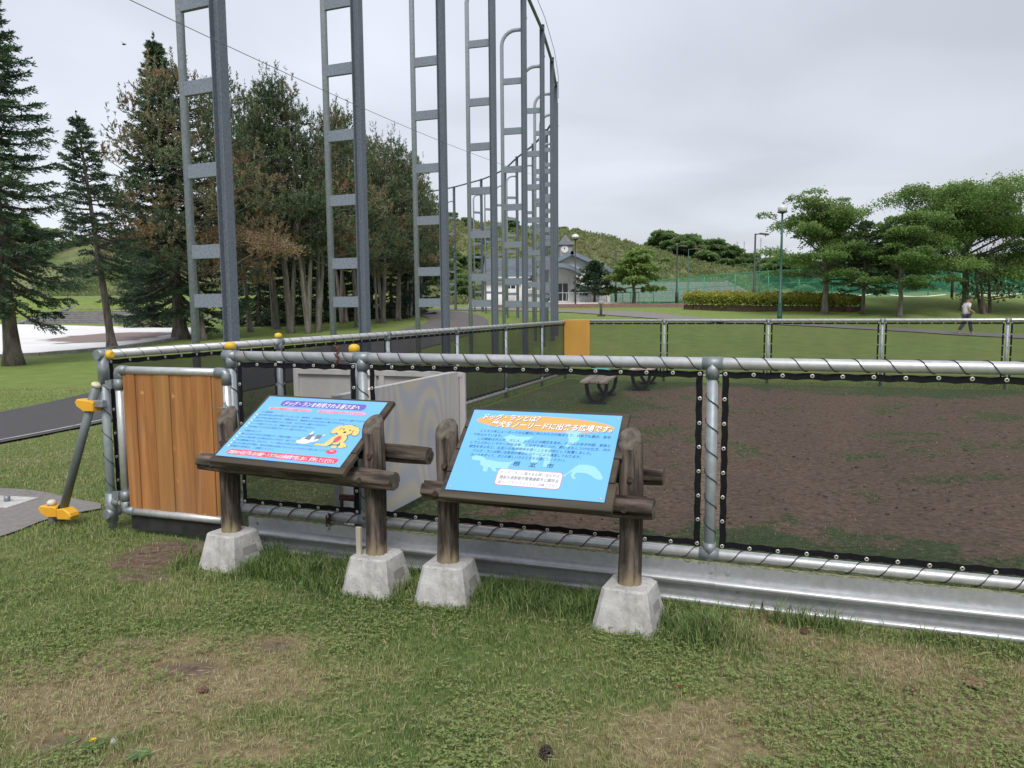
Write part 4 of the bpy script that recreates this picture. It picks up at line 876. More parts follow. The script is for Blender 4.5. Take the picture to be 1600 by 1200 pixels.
poly_part('dog_silhouette', [
    PX([(.10, .60), (.13, .575), (.17, .585), (.20, .62), (.30, .64), (.36, .635), (.39, .615), (.37, .655), (.36, .70), (.37, .76), (.345, .77), (.335, .72), (.31, .71), (.28, .715), (.30, .755), (.27, .755), (.25, .715), (.23, .71), (.235, .76), (.205, .765), (.20, .71), (.175, .69), (.165, .64), (.13, .64), (.105, .63)]),
    PX([(.72, .745), (.75, .70), (.78, .64), (.80, .61), (.85, .605), (.90, .62), (.94, .68), (.965, .745), (.95, .765), (.92, .755), (.885, .72), (.85, .70), (.80, .70), (.785, .735), (.805, .775), (.785, .775), (.765, .735), (.775, .69), (.745, .72), (.73, .76)]),
    PX([(.27, .34), (.31, .30), (.36, .32), (.47, .31), (.40, .40), (.47, .42), (.60, .44), (.62, .55), (.61, .66), (.58, .66), (.575, .56), (.54, .54), (.535, .66), (.50, .66), (.49, .53), (.38, .50), (.34, .42), (.29, .38)]),
    PX([(.66, .22), (.71, .205), (.77, .22), (.755, .25), (.765, .32), (.74, .36), (.70, .42), (.685, .40), (.70, .34), (.685, .27)])], P_['pale'], p2, z1_)
B2 = [('１９９０年ニューヨークの公園内に作られたのが始まりで、日本でも最近、各地', .095, .955, .285), ('で作られています。', .055, .255, .335), ('この施設は犬と犬、犬と人、人と人との親交を深め、犬は人の良き仲間、家族と', .095, .965, .385),
      ('してふさわしいマナーや作法等、社会性を身につけ、飼い主もしつけの仕方、犬の', .055, .97, .435), ('習性を学ぶなど、お互いの信頼関係を築くことを目的として設置しました。', .055, .86, .485), ('ドッグ・ランは飼い主各自の責任とマナーにより運営しております。', .095, .80, .535), ('ルールを守って、犬との楽しいひとときをお過ごしください。', .085, .71, .585)]
lettering('body_lettering', [ln_(U, s, a, b_, v, .016, .2, .0) for s, a, b_, v in B2], P_['ink'], p2, z1_+.0004)
lettering('city_lettering', [(s, *(U(a, .67)[0], U(b_, .67)[0]), U(a, .67)[1], .026, .15, .008) for s, a, b_ in (('根', .385, .43), ('室', .49, .535), ('市', .60, .645))], P_['ink'], p2, z1_+.0004)
poly_part('contact_box_border', [rrect(*U(.305, .905), *U(.72, .715), .017)], P_['red'], p2, z1_); poly_part('contact_box', [rrect(U(.308, .9)[0], U(.3, .9)[1], U(.717, .9)[0], U(.3, .72)[1], .0155)], P_['white'], p2, z1_+.0004)
lettering('contact_lettering', [ln_(U, 'ドッグ・ランに関するお問い合わせは', .325, .70, .772, .0165, .1, .004), ln_(U, '建設水道部都市整備課都市公園担当', .325, .70, .828, .0185, .1, .008), ln_(U, '☎０１５３−２３−６１１１　内線 ２２９１', .325, .70, .882, .0165, .1, .002)], P_['grey'], p2, z1_+.0008)
# ================================================================ tall net pillars
BB = 1.1
LV = [.13, .74, 1.73, 2.73, 3.73, 4.73, 6.02]
def make_pillar():
    root = thing('net_pillar', '', 'net pillar', (0, 0, 0), 0, 'tall galvanised net pillars along the path')
    # local: x along the row, y towards the arm side (left normal of the row)
    h = 8.5*BB + 1.5; hb_ = .075; f_ = .011
    col = MB(); 
    for s in (-1, 1): col.box((0, s*(hb_-f_/2), h/2 - .25), (.15, f_, h+.5))
    col.box((0, 0, h/2-.25), (.008, 2*hb_-2*f_-.002, h+.5)); col.box((0, 0, h+.008), (.16, .16, .012))
    col.build('column', M['steel'], root)
    wd = .6*BB; r0 = .056; hz = 7.32*BB + 1.5; q = .42
    pts = [(0, wd, -.5), (0, wd, hz-q)] + [(0, wd - q*(1-math.cos(R(a))), hz - q + q*math.sin(R(a))) for a in (15, 30, 45, 60, 75, 90)] + [(0, hb_, hz)]
    MB().tube(pts, r0, 10).build('curved_rail', M['rail_galv'], root)
    for lv in LV:
        z = 1.5 + lv*BB; MB().box((0, (hb_+wd-r0)/2 + .006, z), (.07, wd-r0-hb_+.03, .185 if lv < 6 else .17)).build('rung', M['rung'], root)
    MB().box((.0, -.09, 1.5+7.6*BB), (.03, .02, .06)).build('wire_bracket', M['galv_dark'], root)
    return root
near = [(-3.49, 9.45), (-2.34, 12.1), (-1.30, 14.95), (-.39, 17.85), (.38, 20.75), (.99, 23.8), (1.45, 26.8), (1.75, 29.6), (1.95, 32.6), (1.97, 35.2), (1.75, 37.4), (1.2, 40.6), (.37, 44), (-.32, 47.5), (-1.1, 49.7), (-1.95, 51.5), (-4.0, 54.6), (-6.4, 57.2)]
Pn = [Vector((x*BB, y*BB, 0)) for x, y in near]
words = ['nearest', 'second', 'third', 'fourth', 'fifth', 'sixth', 'seventh', 'eighth', 'ninth', 'tenth', 'eleventh', 'twelfth', 'thirteenth', 'fourteenth', 'fifteenth', 'sixteenth', 'seventeenth', 'farthest']
proto = make_pillar(); tops = []
for i, p in enumerate(Pn):
    d = (Pn[min(i+1, len(Pn)-1)] - Pn[max(i-1, 0)]); rz = math.atan2(d.y, d.x)
    o = proto if i == 0 else dup(proto, (0, 0, 0))
    base = H(p.x, p.y); zs = 1.0
    if i > 7: zs = (1 - base*.0/11)
    o.location = (p.x, p.y, base if i > 8 else 0); o.rotation_euler = (0, 0, rz); o.scale = (1, 1, 1 - (base/12 if i > 8 else 0))
    o['label'] = f'ladder shaped galvanised steel net pillar, {words[i]} of the curving row'
    tops.append(Vector((p.x, p.y, 8.5*BB+1.5 + (base*.15 if i > 8 else 0))))
mb = MB(); mb.tube([q + Vector((0, 0, -.12)) for q in tops[3:]], .055, 8)
tag(mb.build('top_rail_of_net', M['steel']), 'long galvanised pipe joining the tops of the net pillars', 'rail')
wmb = MB(); wmb.tube([q + Vector((.1, 0, .25)) for q in tops[3:9]], .01, 4)
e = Pn[5] + Vector((0, 0, 1.5 + 4.0*BB)); a_ = gy(262, 0, 8.2); s_ = a_ - (e - a_)*.35
pts = [s_ + (e - s_)*k/16 + Vector((0, 0, -.25*math.sin(math.pi*k/16))) for k in range(17)]
tag(MB().tube(pts, .0045, 5).build('guide_wire', flat('grey wire', (.2, .2, .22), .5, metal=.5)), 'thin wire slung across the front of the net pillars', 'wire')
tag(wmb.build('top_wire', flat('thin grey wire', (.2, .2, .22), .5)), 'thin wire running over the pillar tops', 'wire')

# ================================================================ trees
def trunk_mb(pts, rad, n=9, seed=0, flare=True):
    mb = MB(); rs = random.Random(seed); P = []; Rr = []
    for i in range(len(pts)-1):
        for k in range(4):
            t_ = k/4; P.append(Vector(pts[i])*(1-t_) + Vector(pts[i+1])*t_); Rr.append((rad[i]*(1-t_)+rad[i+1]*t_)*rs.uniform(.95, 1.05))
    P.append(Vector(pts[-1])); Rr.append(rad[-1])
    if flare:
        for i, f in ((0, 1.7), (1, 1.15)): Rr[i] *= f
    mb.tube(P, Rr, n, True); return mb
def fir_data(Ht, Rd, h0, seed, nb=110, ntw=18, nlf=9, L=.13, Wd=.022, droop=.25, shape=.8, lean=(0, 0), dead=0.0, gap=0.0):
    r = np.random.default_rng(seed); P, D, Ls, T = [], [], [], []; br = MB()
    for i in range(nb):
        t = i/(nb-1); hh = h0 + (1-h0)*t**.92; z = hh*Ht*.985; tt = (hh-h0)/(1-h0)
        rad = Rd*((1-tt)**shape)*(.25+.75*min(1, tt*6+.45))*r.uniform(.55, 1.12) + .12
        if r.random() < gap: continue
        az = i*2.39996 + r.uniform(-.5, .5); el = -droop*(1-tt) + .55*tt + r.uniform(-.12, .12)
        base = np.array([lean[0]*hh, lean[1]*hh, z]); d0 = np.array([math.cos(az)*math.cos(el), math.sin(az)*math.cos(el), math.sin(el)])
        s = np.linspace(0, 1, 6)[:, None]; C = base + d0*rad*s; C[:, 2] += (-.18*(1-tt)*rad*np.sin(s[:, 0]*math.pi*.8) + .12*rad*s[:, 0]**2)
        if rad > .5: br.tube([Vector(q) for q in C], [max(.006, .012+.022*rad*(1-k/5)) for k in range(6)], 4, False)
        m = max(3, int(ntw*(.3+rad/Rd)))
        st = r.uniform(.12, 1, m)**.8; k0 = st*5; j = np.minimum(k0.astype(int), 4); fr_ = (k0-j)[:, None]; base_t = C[j]*(1-fr_)+C[j+1]*fr_
        side = np.array([-math.sin(az), math.cos(az), 0]); sg = np.where(np.arange(m) % 2, 1, -1)[:, None]
        td = d0*.75 + side*sg*r.uniform(.5, 1.0, (m, 1)) + r.normal(0, .12, (m, 3)); td[:, 2] -= .10; td /= np.linalg.norm(td, axis=1, keepdims=True)
        tl = (.16 + .34*rad*(1-st*.75))*r.uniform(.6, 1.15, m); tl = np.minimum(tl, 1.0)
        u = np.linspace(.02, .97, nlf); pp = base_t[:, None] + td[:, None]*(tl[:, None, None]*u[None, :, None]); pp[:, :, 2] -= (.13*tl[:, None]*u[None]**2)
        dd = td[:, None] + r.normal(0, .42, (m, nlf, 3)) + np.array([0, 0, .12]); P.append(pp.reshape(-1, 3)); D.append(dd.reshape(-1, 3))
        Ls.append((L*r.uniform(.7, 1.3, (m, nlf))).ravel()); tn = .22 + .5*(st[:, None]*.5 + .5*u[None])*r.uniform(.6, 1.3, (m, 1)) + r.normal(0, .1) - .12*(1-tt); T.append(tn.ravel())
        # leader and its spiky side shoots
    k = 90; zt_ = r.uniform(Ht*.93, Ht*1.03, k); P.append(np.stack([lean[0]*zt_/Ht, lean[1]*zt_/Ht, zt_], -1)); a = r.uniform(0, 6.28, k); D.append(np.stack([np.cos(a), np.sin(a), r.uniform(.5, 1.4, k)], -1)); Ls.append((L*1.5*(1.25-(zt_-Ht*.93)/(Ht*.1))).clip(.03, 1)); T.append(r.uniform(.3, .7, k))
    return np.concatenate(P), np.concatenate(D), np.concatenate(Ls), np.concatenate(T), br
def fir(name, label, cat, base, Ht, Rd, h0, seed, tr=.14, mat='fir', group=None, lean=(0, 0), Wd=.022, bark='bark', tint=0, **kw):
    root = thing(name, label, cat, base, 0, group)
    P, D, Ls, T, br = fir_data(Ht, Rd, h0, seed, lean=lean, Wd=Wd, **kw)
    trunk_mb([(lean[0]*k/5, lean[1]*k/5, Ht*k/5 - (.15 if k == 0 else 0)) for k in range(6)], [tr*(1-k/5.6) for k in range(6)], 10, seed).build('trunk', M[bark], root)
    br.build('branches', M[bark], root)
    leaf_obj('crown', P, D, Ls, Wd*np.ones(len(P)), T+tint, M[mat], root, r=np.random.default_rng(seed)); return root
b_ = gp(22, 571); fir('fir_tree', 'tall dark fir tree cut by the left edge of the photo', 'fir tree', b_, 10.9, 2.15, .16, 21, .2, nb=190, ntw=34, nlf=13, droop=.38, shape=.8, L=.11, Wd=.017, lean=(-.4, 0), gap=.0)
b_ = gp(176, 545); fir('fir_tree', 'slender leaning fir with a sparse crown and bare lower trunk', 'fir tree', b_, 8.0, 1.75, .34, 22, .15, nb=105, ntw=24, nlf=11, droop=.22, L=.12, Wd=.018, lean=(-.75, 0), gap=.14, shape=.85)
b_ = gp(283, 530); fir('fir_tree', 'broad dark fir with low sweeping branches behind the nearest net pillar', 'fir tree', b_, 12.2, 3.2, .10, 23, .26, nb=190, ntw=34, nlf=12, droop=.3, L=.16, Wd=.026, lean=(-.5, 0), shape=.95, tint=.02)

def pine_variant(seed, Ht=10.5, Rd=2.2, cb=.36, nc=56, nl=420, rusty=.3, bend=.5, nt_=1, L=.2):
    r = np.random.default_rng(seed); rs = random.Random(seed); tr = MB(); P, D, Ls, T = [], [], [], []; lm = MB()
    for q in range(nt_):
        a = rs.uniform(0, 6.28); bx, by = (math.cos(a)*.4*(nt_ > 1), math.sin(a)*.4*(nt_ > 1)); lx, ly = rs.uniform(-bend, bend)*1.6, rs.uniform(-bend, bend)*1.6
        pts = [(bx + lx*k/6*(1+.25*math.sin(k)) , by + ly*k/6, Ht*.92*k/6 - (.2 if k == 0 else 0)) for k in range(7)]
        sub_ = trunk_mb(pts, [.125*(1-k/6.8)*rs.uniform(.85, 1.15) for k in range(7)], 9, seed+q); tr.add(sub_.v, sub_.f, 0, True)
    for i in range(nc):
        t = cb + (1-cb)*((i+.5)/nc); prof = math.sin(min(1, (t-cb)/(1-cb)*1.25+.22)*math.pi*.62)**.8 if t < .9 else .42
        prof = (1 - ((t-cb)/(1-cb))**1.8)*.9 + .18 if t > cb+.1*(1-cb) else .7
        az = i*2.4 + r.uniform(-.6, .6); rad = Rd*prof*r.uniform(.35, 1.08); c = np.array([lx*t + math.cos(az)*rad, ly*t + math.sin(az)*rad, Ht*t + r.uniform(-.3, .3)])
        cr_ = r.uniform(.45, .85)*(1.12 - .45*t); n = int(nl*(cr_/.62)**2)
        lm.tube([Vector((lx*t*.9, ly*t*.9, Ht*t - .25*rad)), Vector((c[0]*.55+lx*t*.4, c[1]*.55+ly*t*.4, Ht*t-.16*rad)), Vector(c)], [.05*(1.2-t), .03, .008], 5, False)
        # candles: shoots pointing up and out, needles bristle round each
        ns = max(10, n//16); sd = r.normal(size=(ns, 3)); sd /= np.linalg.norm(sd, axis=1, keepdims=True); sp0 = c + sd*cr_*r.uniform(.35, 1, (ns, 1))*np.array([1.15, 1.15, .7])
        up = sd*.5 + np.array([0, 0, .8]) + r.normal(0, .2, (ns, 3)); up /= np.linalg.norm(up, axis=1, keepdims=True); sl_ = r.uniform(.14, .34, ns)
        if t > .62:                                  # leading shoots stand up above the crown
            q_ = r.integers(0, ns, 3); sp0[q_] = c + np.array([0, 0, cr_*.5]) + r.normal(0, cr_*.4, (3, 3)); up[q_] = [0, 0, 1]; sl_[q_] = r.uniform(.35, .75, 3)
        u = r.uniform(0, 1, (ns, 20)); pp = sp0[:, None] + up[:, None]*(sl_[:, None]*u)[..., None]; dd = up[:, None]*.9 + r.normal(0, .5, (ns, 20, 3))
        P.append(pp.reshape(-1, 3)); D.append(dd.reshape(-1, 3)); Ls.append((L*.75*r.uniform(.6, 1.2, ns*20)))
        rust = r.random() < rusty*(1.5 - t) ; base_t = (r.uniform(.66, 1.0) if rust else r.uniform(.12, .5))
        tn = base_t + r.normal(0, .08, (ns, 1)) + .14*(u-.4); T.append(tn.ravel())
    return tr, lm, (np.concatenate(P), np.concatenate(D), np.concatenate(Ls), np.concatenate(T))
def pine(name, label, base, seed, mat='pine', bark='bark_pale', cat='pine tree', group='pines of the grove', Wd=.019, **kw):
    root = thing(name, label, cat, base, 0, group); tr, lm, (P, D, Ls, T) = pine_variant(seed, **kw)
    tr.build('trunk', M[bark], root); lm.build('limbs', M[bark], root); leaf_obj('crown', P, D, Ls, Wd*np.ones(len(P)), T, M[mat], root, r=np.random.default_rng(seed)); return root
V = [pine('pine_tree', 'rust brown pine just right of the nearest net pillar', gp(392, 519), 31, Ht=11.3, Rd=2.9, cb=.31, rusty=.38, nc=90, nl=440),
     pine('pine_tree', 'green topped pine with pale trunks between the first two net pillars', gp(470, 521), 32, Ht=10.9, Rd=2.7, cb=.35, rusty=.2, nt_=3, nc=80),
     pine('pine_tree', 'pale trunked pine standing just left of the second net pillar', gp(510, 519), 33, Ht=10.0, Rd=2.6, cb=.33, rusty=.32, nt_=2, nc=80)]
spots = [(442, 521, 1, .4, 1.0, 'pale single pine left of the cluster of trunks, rusty lower boughs'), (425, 514, 2, 2.2, 1.05, 'pine in shade behind the first gap of the pillar row'), (552, 512, 2, 4.0, .98, 'pine whose trunk shows through the second pillar'),
         (590, 505, 0, 1.1, .80, 'rusty pine just right of the second net pillar'), (608, 505, 1, 3.3, .94, 'green pine of medium height right of the second net pillar'), (626, 502, 2, 5.1, .90, 'leaning pine near the right end of the grove'),
         (641, 497, 1, 2.0, .80, 'lower pine at the right end of the grove'), (662, 493, 2, .9, .78, 'last pine of the grove, beside the curve of the path'), (372, 508, 1, 2.7, 1.02, 'pine deep in the grove between the first pillar and its neighbour trunks'), (458, 503, 0, 4.4, 1.08, 'tall pine at the back of the grove, left of the second pillar'), (532, 505, 1, 5.5, 1.06, 'pine at the back of the grove just left of the second pillar'), (632, 490, 0, 2.4, .98, 'brownish pine at the back right of the grove'), (585, 497, 1, 3.9, 1.06, 'pine at the back of the grove right of the second pillar'), (565, 500, 1, 1.9, 1.0, 'pine deep in the grove behind the second pillar'), (500, 505, 0, 3.0, .93, 'brown pine deep in the middle of the grove')]
for x, y, v, rz, s, lab in spots:
    o = dup(V[v], gp(x, y), rz, lab, (s, s, s))
rb = thing('pine_tree', 'brown needled pine with a dead rusty bough behind the nearest pillar', 'pine tree', gp(318, 532), 0, 'pines of the grove')
tr, lm, (P, D, Ls, T) = pine_variant(41, Ht=10.4, Rd=3.6, cb=.27, rusty=.7, nc=125, nl=430); tr.build('trunk', M['bark'], rb); lm.build('limbs', M['bark'], rb)
leaf_obj('crown', P, D, Ls, .019*np.ones(len(P)), T, M['pine'], rb)
r = np.random.default_rng(77); k = 5200; u = r.random(k); ax = np.stack([.3 + 4.1*u, -1.2*u - .5, 4.1 - .35*u + .25*np.sin(u*5)], -1); off = r.normal(0, .26, (k, 3))*np.array([1, 1, .55])
leaf_obj('dead_bough', ax + off, r.normal(0, .5, (k, 3)) + np.array([.5, 0, .3]), .13*np.ones(k), .016*np.ones(k), r.uniform(.84, 1, k), M['pine'], rb)
MB().tube([(0, 0, 3.9), (1.5, -.7, 4.0), (3.2, -1.3, 3.9), (4.3, -1.6, 3.8)], [.06, .045, .03, .01], 6).build('bough', M['bark_pale'], rb)
# dense shaded firs behind the trunks
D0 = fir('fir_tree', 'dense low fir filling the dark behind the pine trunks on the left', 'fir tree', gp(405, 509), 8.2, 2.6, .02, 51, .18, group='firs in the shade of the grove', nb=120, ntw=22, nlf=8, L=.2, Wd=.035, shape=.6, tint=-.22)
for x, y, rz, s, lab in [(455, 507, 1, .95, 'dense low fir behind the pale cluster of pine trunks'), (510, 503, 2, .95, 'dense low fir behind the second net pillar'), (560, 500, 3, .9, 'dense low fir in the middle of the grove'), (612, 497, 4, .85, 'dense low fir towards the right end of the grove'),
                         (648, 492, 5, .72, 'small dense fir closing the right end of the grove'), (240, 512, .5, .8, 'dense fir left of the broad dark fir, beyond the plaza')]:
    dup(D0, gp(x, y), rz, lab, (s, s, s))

def layered_variant(seed, Ht, Rd, cb, nc, nl, tint, tr_):
    """limbs rising outwards from the stem, each carrying flat sprays of leaves with sky between them"""
    r = np.random.default_rng(seed); tr = MB(); P, D, T = [], [], []
    t0 = trunk_mb([(0, 0, -.2), (.06, 0, Ht*cb*.6), (-.04, .05, Ht*cb*1.15), (.1, 0, Ht*.62), (.05, 0, Ht*.85)], [tr_, tr_*.85, tr_*.7, tr_*.4, tr_*.12], 10, seed); tr.add(t0.v, t0.f, 0, True)
    nlimb = max(20, nc//3)
    for i in range(nlimb):
        u = (i+.5)/nlimb; hs = Ht*(cb*.85 + (.80-cb*.85)*u**.9); el = R(6 + 58*u + r.uniform(-14, 18)); az = i*2.39996 + r.uniform(-.45, .45)
        ln_ = Rd*(1.0 - .52*u)*r.uniform(.7, 1.22)/max(.45, math.cos(el)) * (.78 + .3*math.sin(math.pi*min(1, u*1.6+.15)))
        ln_ = min(ln_, (Ht*r.uniform(.74, 1.08) - hs)/max(.2, math.sin(el)))
        d = np.array([math.cos(az)*math.cos(el), math.sin(az)*math.cos(el), math.sin(el)]); base = np.array([0, 0, hs]); sd = np.array([-math.sin(az), math.cos(az), 0])
        bend = sd*r.uniform(-.18, .18)*ln_; C = [base + d*ln_*s + bend*s*s + np.array([0, 0, -.10*ln_*s*s]) for s in (0, .25, .5, .75, 1)]
        tr.tube([Vector(c) for c in C], [tr_*.38, tr_*.28, tr_*.18, tr_*.10, .01], 5, False); hue = r.normal(0, .07)
        for s in np.r_[r.uniform(.35, .6, 1), r.uniform(.55, .95, 2), 1.0]:
            k = min(3, int(s*4)); f = s*4-k; c = C[k]*(1-f) + C[k+1]*f; off = sd*r.uniform(-.28, .28)*ln_*(.4+.4*s); c = c + off + np.array([0, 0, r.uniform(-.05, .12)*Rd*.2])
            tr.tube([Vector(C[k]), Vector(c)], [.02, .006], 4, False)
            pr = Rd*r.uniform(.12, .24); n = int(nl*1.15*(pr/.55)**1.6) + 60; a = r.uniform(0, 6.28, n); q = np.sqrt(r.random(n))*pr*(1 + .35*np.sin(a*3 + r.uniform(0, 6)))
            th = pr*.30; zz = r.normal(0, th*.5, n) - .22*(q/pr)**2*pr
            P.append(np.stack([c[0] + np.cos(a)*q, c[1] + np.sin(a)*q, c[2] + zz], -1)); D.append(np.stack([np.cos(a)*.9 + d[0]*.4, np.sin(a)*.9 + d[1]*.4, r.normal(-.12, .38, n)], -1) + r.normal(0, .25, (n, 3)))
            T.append(tint*.6 + .30*zz/th*.6 + hue + .22*u + .10*(s-.5) + r.normal(0, .10, n))  # tint paints in shading: top of each spray paler, underside darker
    return tr, np.concatenate(P), np.concatenate(D), np.concatenate(T)
def broad_variant(seed, Ht=6, Rd=2.4, cb=.3, nc=60, nl=330, L=.13, Wd=.045, flat_=.5, tr_=.14, tint=.5, layered=True, mat='leaf'):
    if Ht > 4.5 and mat == 'leaf' and layered: return layered_variant(seed, Ht, Rd, cb, nc, nl, tint, tr_)
    r = np.random.default_rng(seed); tr = MB(); P, D, T = [], [], []
    tr0 = trunk_mb([(0, 0, -.2), (.05, 0, Ht*cb*.6), (0, .05, Ht*cb*1.1), (.1, 0, Ht*.6)], [tr_, tr_*.85, tr_*.7, tr_*.3], 9, seed); tr.add(tr0.v, tr0.f, 0, True)
    for i in range(nc):
        t = (i+.5)/nc; zt = cb + (1-cb)*t; prof = math.sqrt(max(.05, 1-((t-.42)/.62)**2)); az = i*2.39996+r.uniform(-.4, .4); rad = Rd*prof*r.uniform(.3, 1.18)
        c = np.array([math.cos(az)*rad, math.sin(az)*rad, Ht*zt*.96 + r.uniform(-.3, .3)]); cr_ = r.uniform(.26, .62)*Rd/2.4; n = int(nl*(cr_/.5)**2*.8)
        if i % 2 == 0: tr.tube([Vector((0, 0, Ht*(cb*.8 + .35*t*(1-cb)))), Vector((c[0]*.5, c[1]*.5, c[2]*.55 + Ht*(cb*.4+.12))), Vector((c[0], c[1], c[2]-.1))], [tr_*.42, tr_*.22, .01], 5, False)
        v = r.normal(size=(n, 3)); v /= np.linalg.norm(v, axis=1, keepdims=True); q = r.uniform(.2, 1, (n, 1))**.6; pp = c + v*cr_*q*np.array([1.35, 1.35, .62*flat_*1.3]); pp[:, 2] -= .25*(np.hypot(pp[:, 0]-c[0], pp[:, 1]-c[1])/max(cr_, .1))**2*.3
        dd = v*np.array([1, 1, .2]) + r.normal(0, .45, (n, 3)) + np.array([0, 0, -.12]); P.append(pp); D.append(dd); T.append(tint*.55 + .32*(pp[:, 2]-c[2])/cr_ + r.normal(0, .11, n) + r.normal(0, .09) + .22*t)  # clump shading put into the tint: paler above, darker below
    return tr, np.concatenate(P), np.concatenate(D), np.concatenate(T)
def broad(name, label, base, seed, cat='tree', group=None, mat='leaf', bark='bark_pale', L=.13, Wd=.045, **kw):
    root = thing(name, label, cat, base, 0, group); tr, P, D, T = broad_variant(seed, **kw); tr.build('trunk', M[bark], root)
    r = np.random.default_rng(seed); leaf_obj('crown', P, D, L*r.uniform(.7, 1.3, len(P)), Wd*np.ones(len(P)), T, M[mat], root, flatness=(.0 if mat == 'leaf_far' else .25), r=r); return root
PXM = lambda Y, px: px*Y/FPX
b_ = gp(1288, 490); Y = b_.y
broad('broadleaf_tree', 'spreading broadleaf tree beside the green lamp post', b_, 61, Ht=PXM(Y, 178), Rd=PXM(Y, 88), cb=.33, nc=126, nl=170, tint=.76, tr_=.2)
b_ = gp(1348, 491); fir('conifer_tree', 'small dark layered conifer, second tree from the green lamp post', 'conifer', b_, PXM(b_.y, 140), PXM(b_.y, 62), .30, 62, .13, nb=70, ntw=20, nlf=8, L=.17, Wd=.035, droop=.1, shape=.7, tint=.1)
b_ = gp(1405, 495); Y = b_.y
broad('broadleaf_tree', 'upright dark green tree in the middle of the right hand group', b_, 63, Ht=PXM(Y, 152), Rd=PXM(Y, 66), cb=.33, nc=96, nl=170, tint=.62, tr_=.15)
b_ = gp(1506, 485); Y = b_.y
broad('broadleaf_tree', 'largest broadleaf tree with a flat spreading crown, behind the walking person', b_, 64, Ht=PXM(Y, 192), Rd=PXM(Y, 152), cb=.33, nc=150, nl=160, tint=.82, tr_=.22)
b_ = gp(1546, 491); Y = b_.y
pine('pine_tree', 'low bushy pine with several trunks right of the walking person', b_, 65, group=None, Ht=PXM(Y, 82), Rd=PXM(Y, 46), cb=.32, nc=46, nl=160, rusty=.1, nt_=3, bend=.5, L=.14, bark='bark', Wd=.022)
b_ = gp(1640, 488); Y = b_.y
broad('broadleaf_tree', 'broadleaf tree cut by the right edge of the photo', b_, 66, Ht=PXM(Y, 165), Rd=PXM(Y, 70), cb=.32, nc=100, nl=160, tint=.55, tr_=.2)
b_ = gp(990, 479); Y = b_.y
broad('broadleaf_tree', 'light green tree with a wide crown in front of the seating steps', b_, 67, Ht=PXM(Y, 84), Rd=PXM(Y, 46), cb=.36, nc=70, nl=150, tint=1.15, tr_=.17, L=.24, Wd=.08)
b_ = gp(929, 479); fir('conifer_tree', 'small dark conifer on a bare stem in front of the clock building', 'conifer', b_, PXM(b_.y, 68), PXM(b_.y, 33), .36, 68, .14, nb=56, ntw=16, nlf=8, L=.26, Wd=.055, droop=.1, shape=.75, tint=-.1)
# far trees along the ridge and behind the courts
F0 = broad('ridge_tree', 'tallest broadleaf tree on the shoulder of the hill', Vector((0, 0, 0)), 71, mat='leaf_far', group='trees on the skyline', Ht=9, Rd=5.2, cb=.05, nc=90, nl=130, L=.5, Wd=.2, tint=1.0, tr_=.25)
def ground_at(px, Y): v = gy(px, 480, Y); return Vector((v.x, Y, H(v.x, Y)))
first = True
for px, Y, ytop, s, lab in [(1042, 128, 357, 1, 'tallest broadleaf tree on the shoulder of the hill'), (1075, 126, 362, 1, 'broad tree just right of the tallest one on the hill shoulder'), (1108, 127, 371, 1, 'rounded tree in the middle of the clump above the seating steps'), (1138, 125, 381, .9, 'tree towards the right of the clump above the seating steps'),
                            (1165, 124, 393, .9, 'dark tree at the foot of the hill clump'), (1018, 130, 372, .7, 'small tree at the left end of the hill clump'), (880, 138, 352, .6, 'small tree on the hilltop above the clock tower'), (902, 138, 355, .5, 'shrubby tree on the skyline right of the clock tower'), (930, 138, 363, .5, 'low tree on the ridge above the globe lamp'), (955, 138, 369, .45, 'low shrubby tree on the ridge line, middle of the slope'), (985, 136, 377, .4, 'smallest shrubby tree on the ridge line'),
                            (1195, 118, 400, .9, 'tree behind the paired street lights'), (1225, 110, 398, 1, 'tree behind the green lamp post'), (1262, 108, 405, 1, 'far tree seen under the spreading tree'), (1310, 108, 400, 1, 'far tree between the first two right hand trees'), (1360, 106, 402, 1, 'far tree behind the dark conifer'), (1420, 105, 396, 1.1, 'far tree behind the upright dark tree'), (1475, 104, 398, 1.1, 'far tree left of the largest tree'), (1535, 104, 392, 1.1, 'far tree right of the largest tree'), (1590, 104, 390, 1.2, 'far tree at the right edge'),
                            (706, 120, 372, .8, 'hillside tree between the third and fourth net pillars'), (735, 118, 385, .8, 'hillside tree seen through the fourth net pillar'), (690, 100, 395, .9, 'hillside tree by the third net pillar'), (760, 112, 395, .8, 'hillside tree above the left wing of the clock building'), (722, 96, 425, .6, 'low tree left of the clock building'), (30, 110, 330, 1.1, 'far tree behind the tall fir at the left'), (130, 115, 372, .8, 'far tree behind the slender fir')]:
    g0 = ground_at(px, Y); top = gy(px, ytop, Y).z; g0.z -= 1.5; hgt = max(3.0, top - g0.z); wd = s*.75 + .25
    sc_ = (hgt/9*1.15*wd,)*2 + (hgt/9,)
    if first: F0.location = g0; F0.scale = sc_; F0['label'] = lab; first = False
    else: dup(F0, g0, random.uniform(0, 6), lab, sc_)
for px, Y, ytop, s, lab in [(712, 104, 388, .8, 'bushy tree at the foot of the hill, first right of the third net pillar'), (748, 104, 404, .8, 'bushy tree behind the left end of the clock building'), (672, 108, 392, 1, 'broad tree behind the last pine of the grove'), (800, 118, 392, .7, 'small hillside tree above the clock building roof')]:
    g0 = ground_at(px, Y); top = gy(px, ytop, Y).z; g0.z -= 1; h_t = max(3.0, top - g0.z); dup(F0, g0, random.uniform(0, 6), lab, (h_t/9*1.2*s, h_t/9*1.2*s, h_t/9))
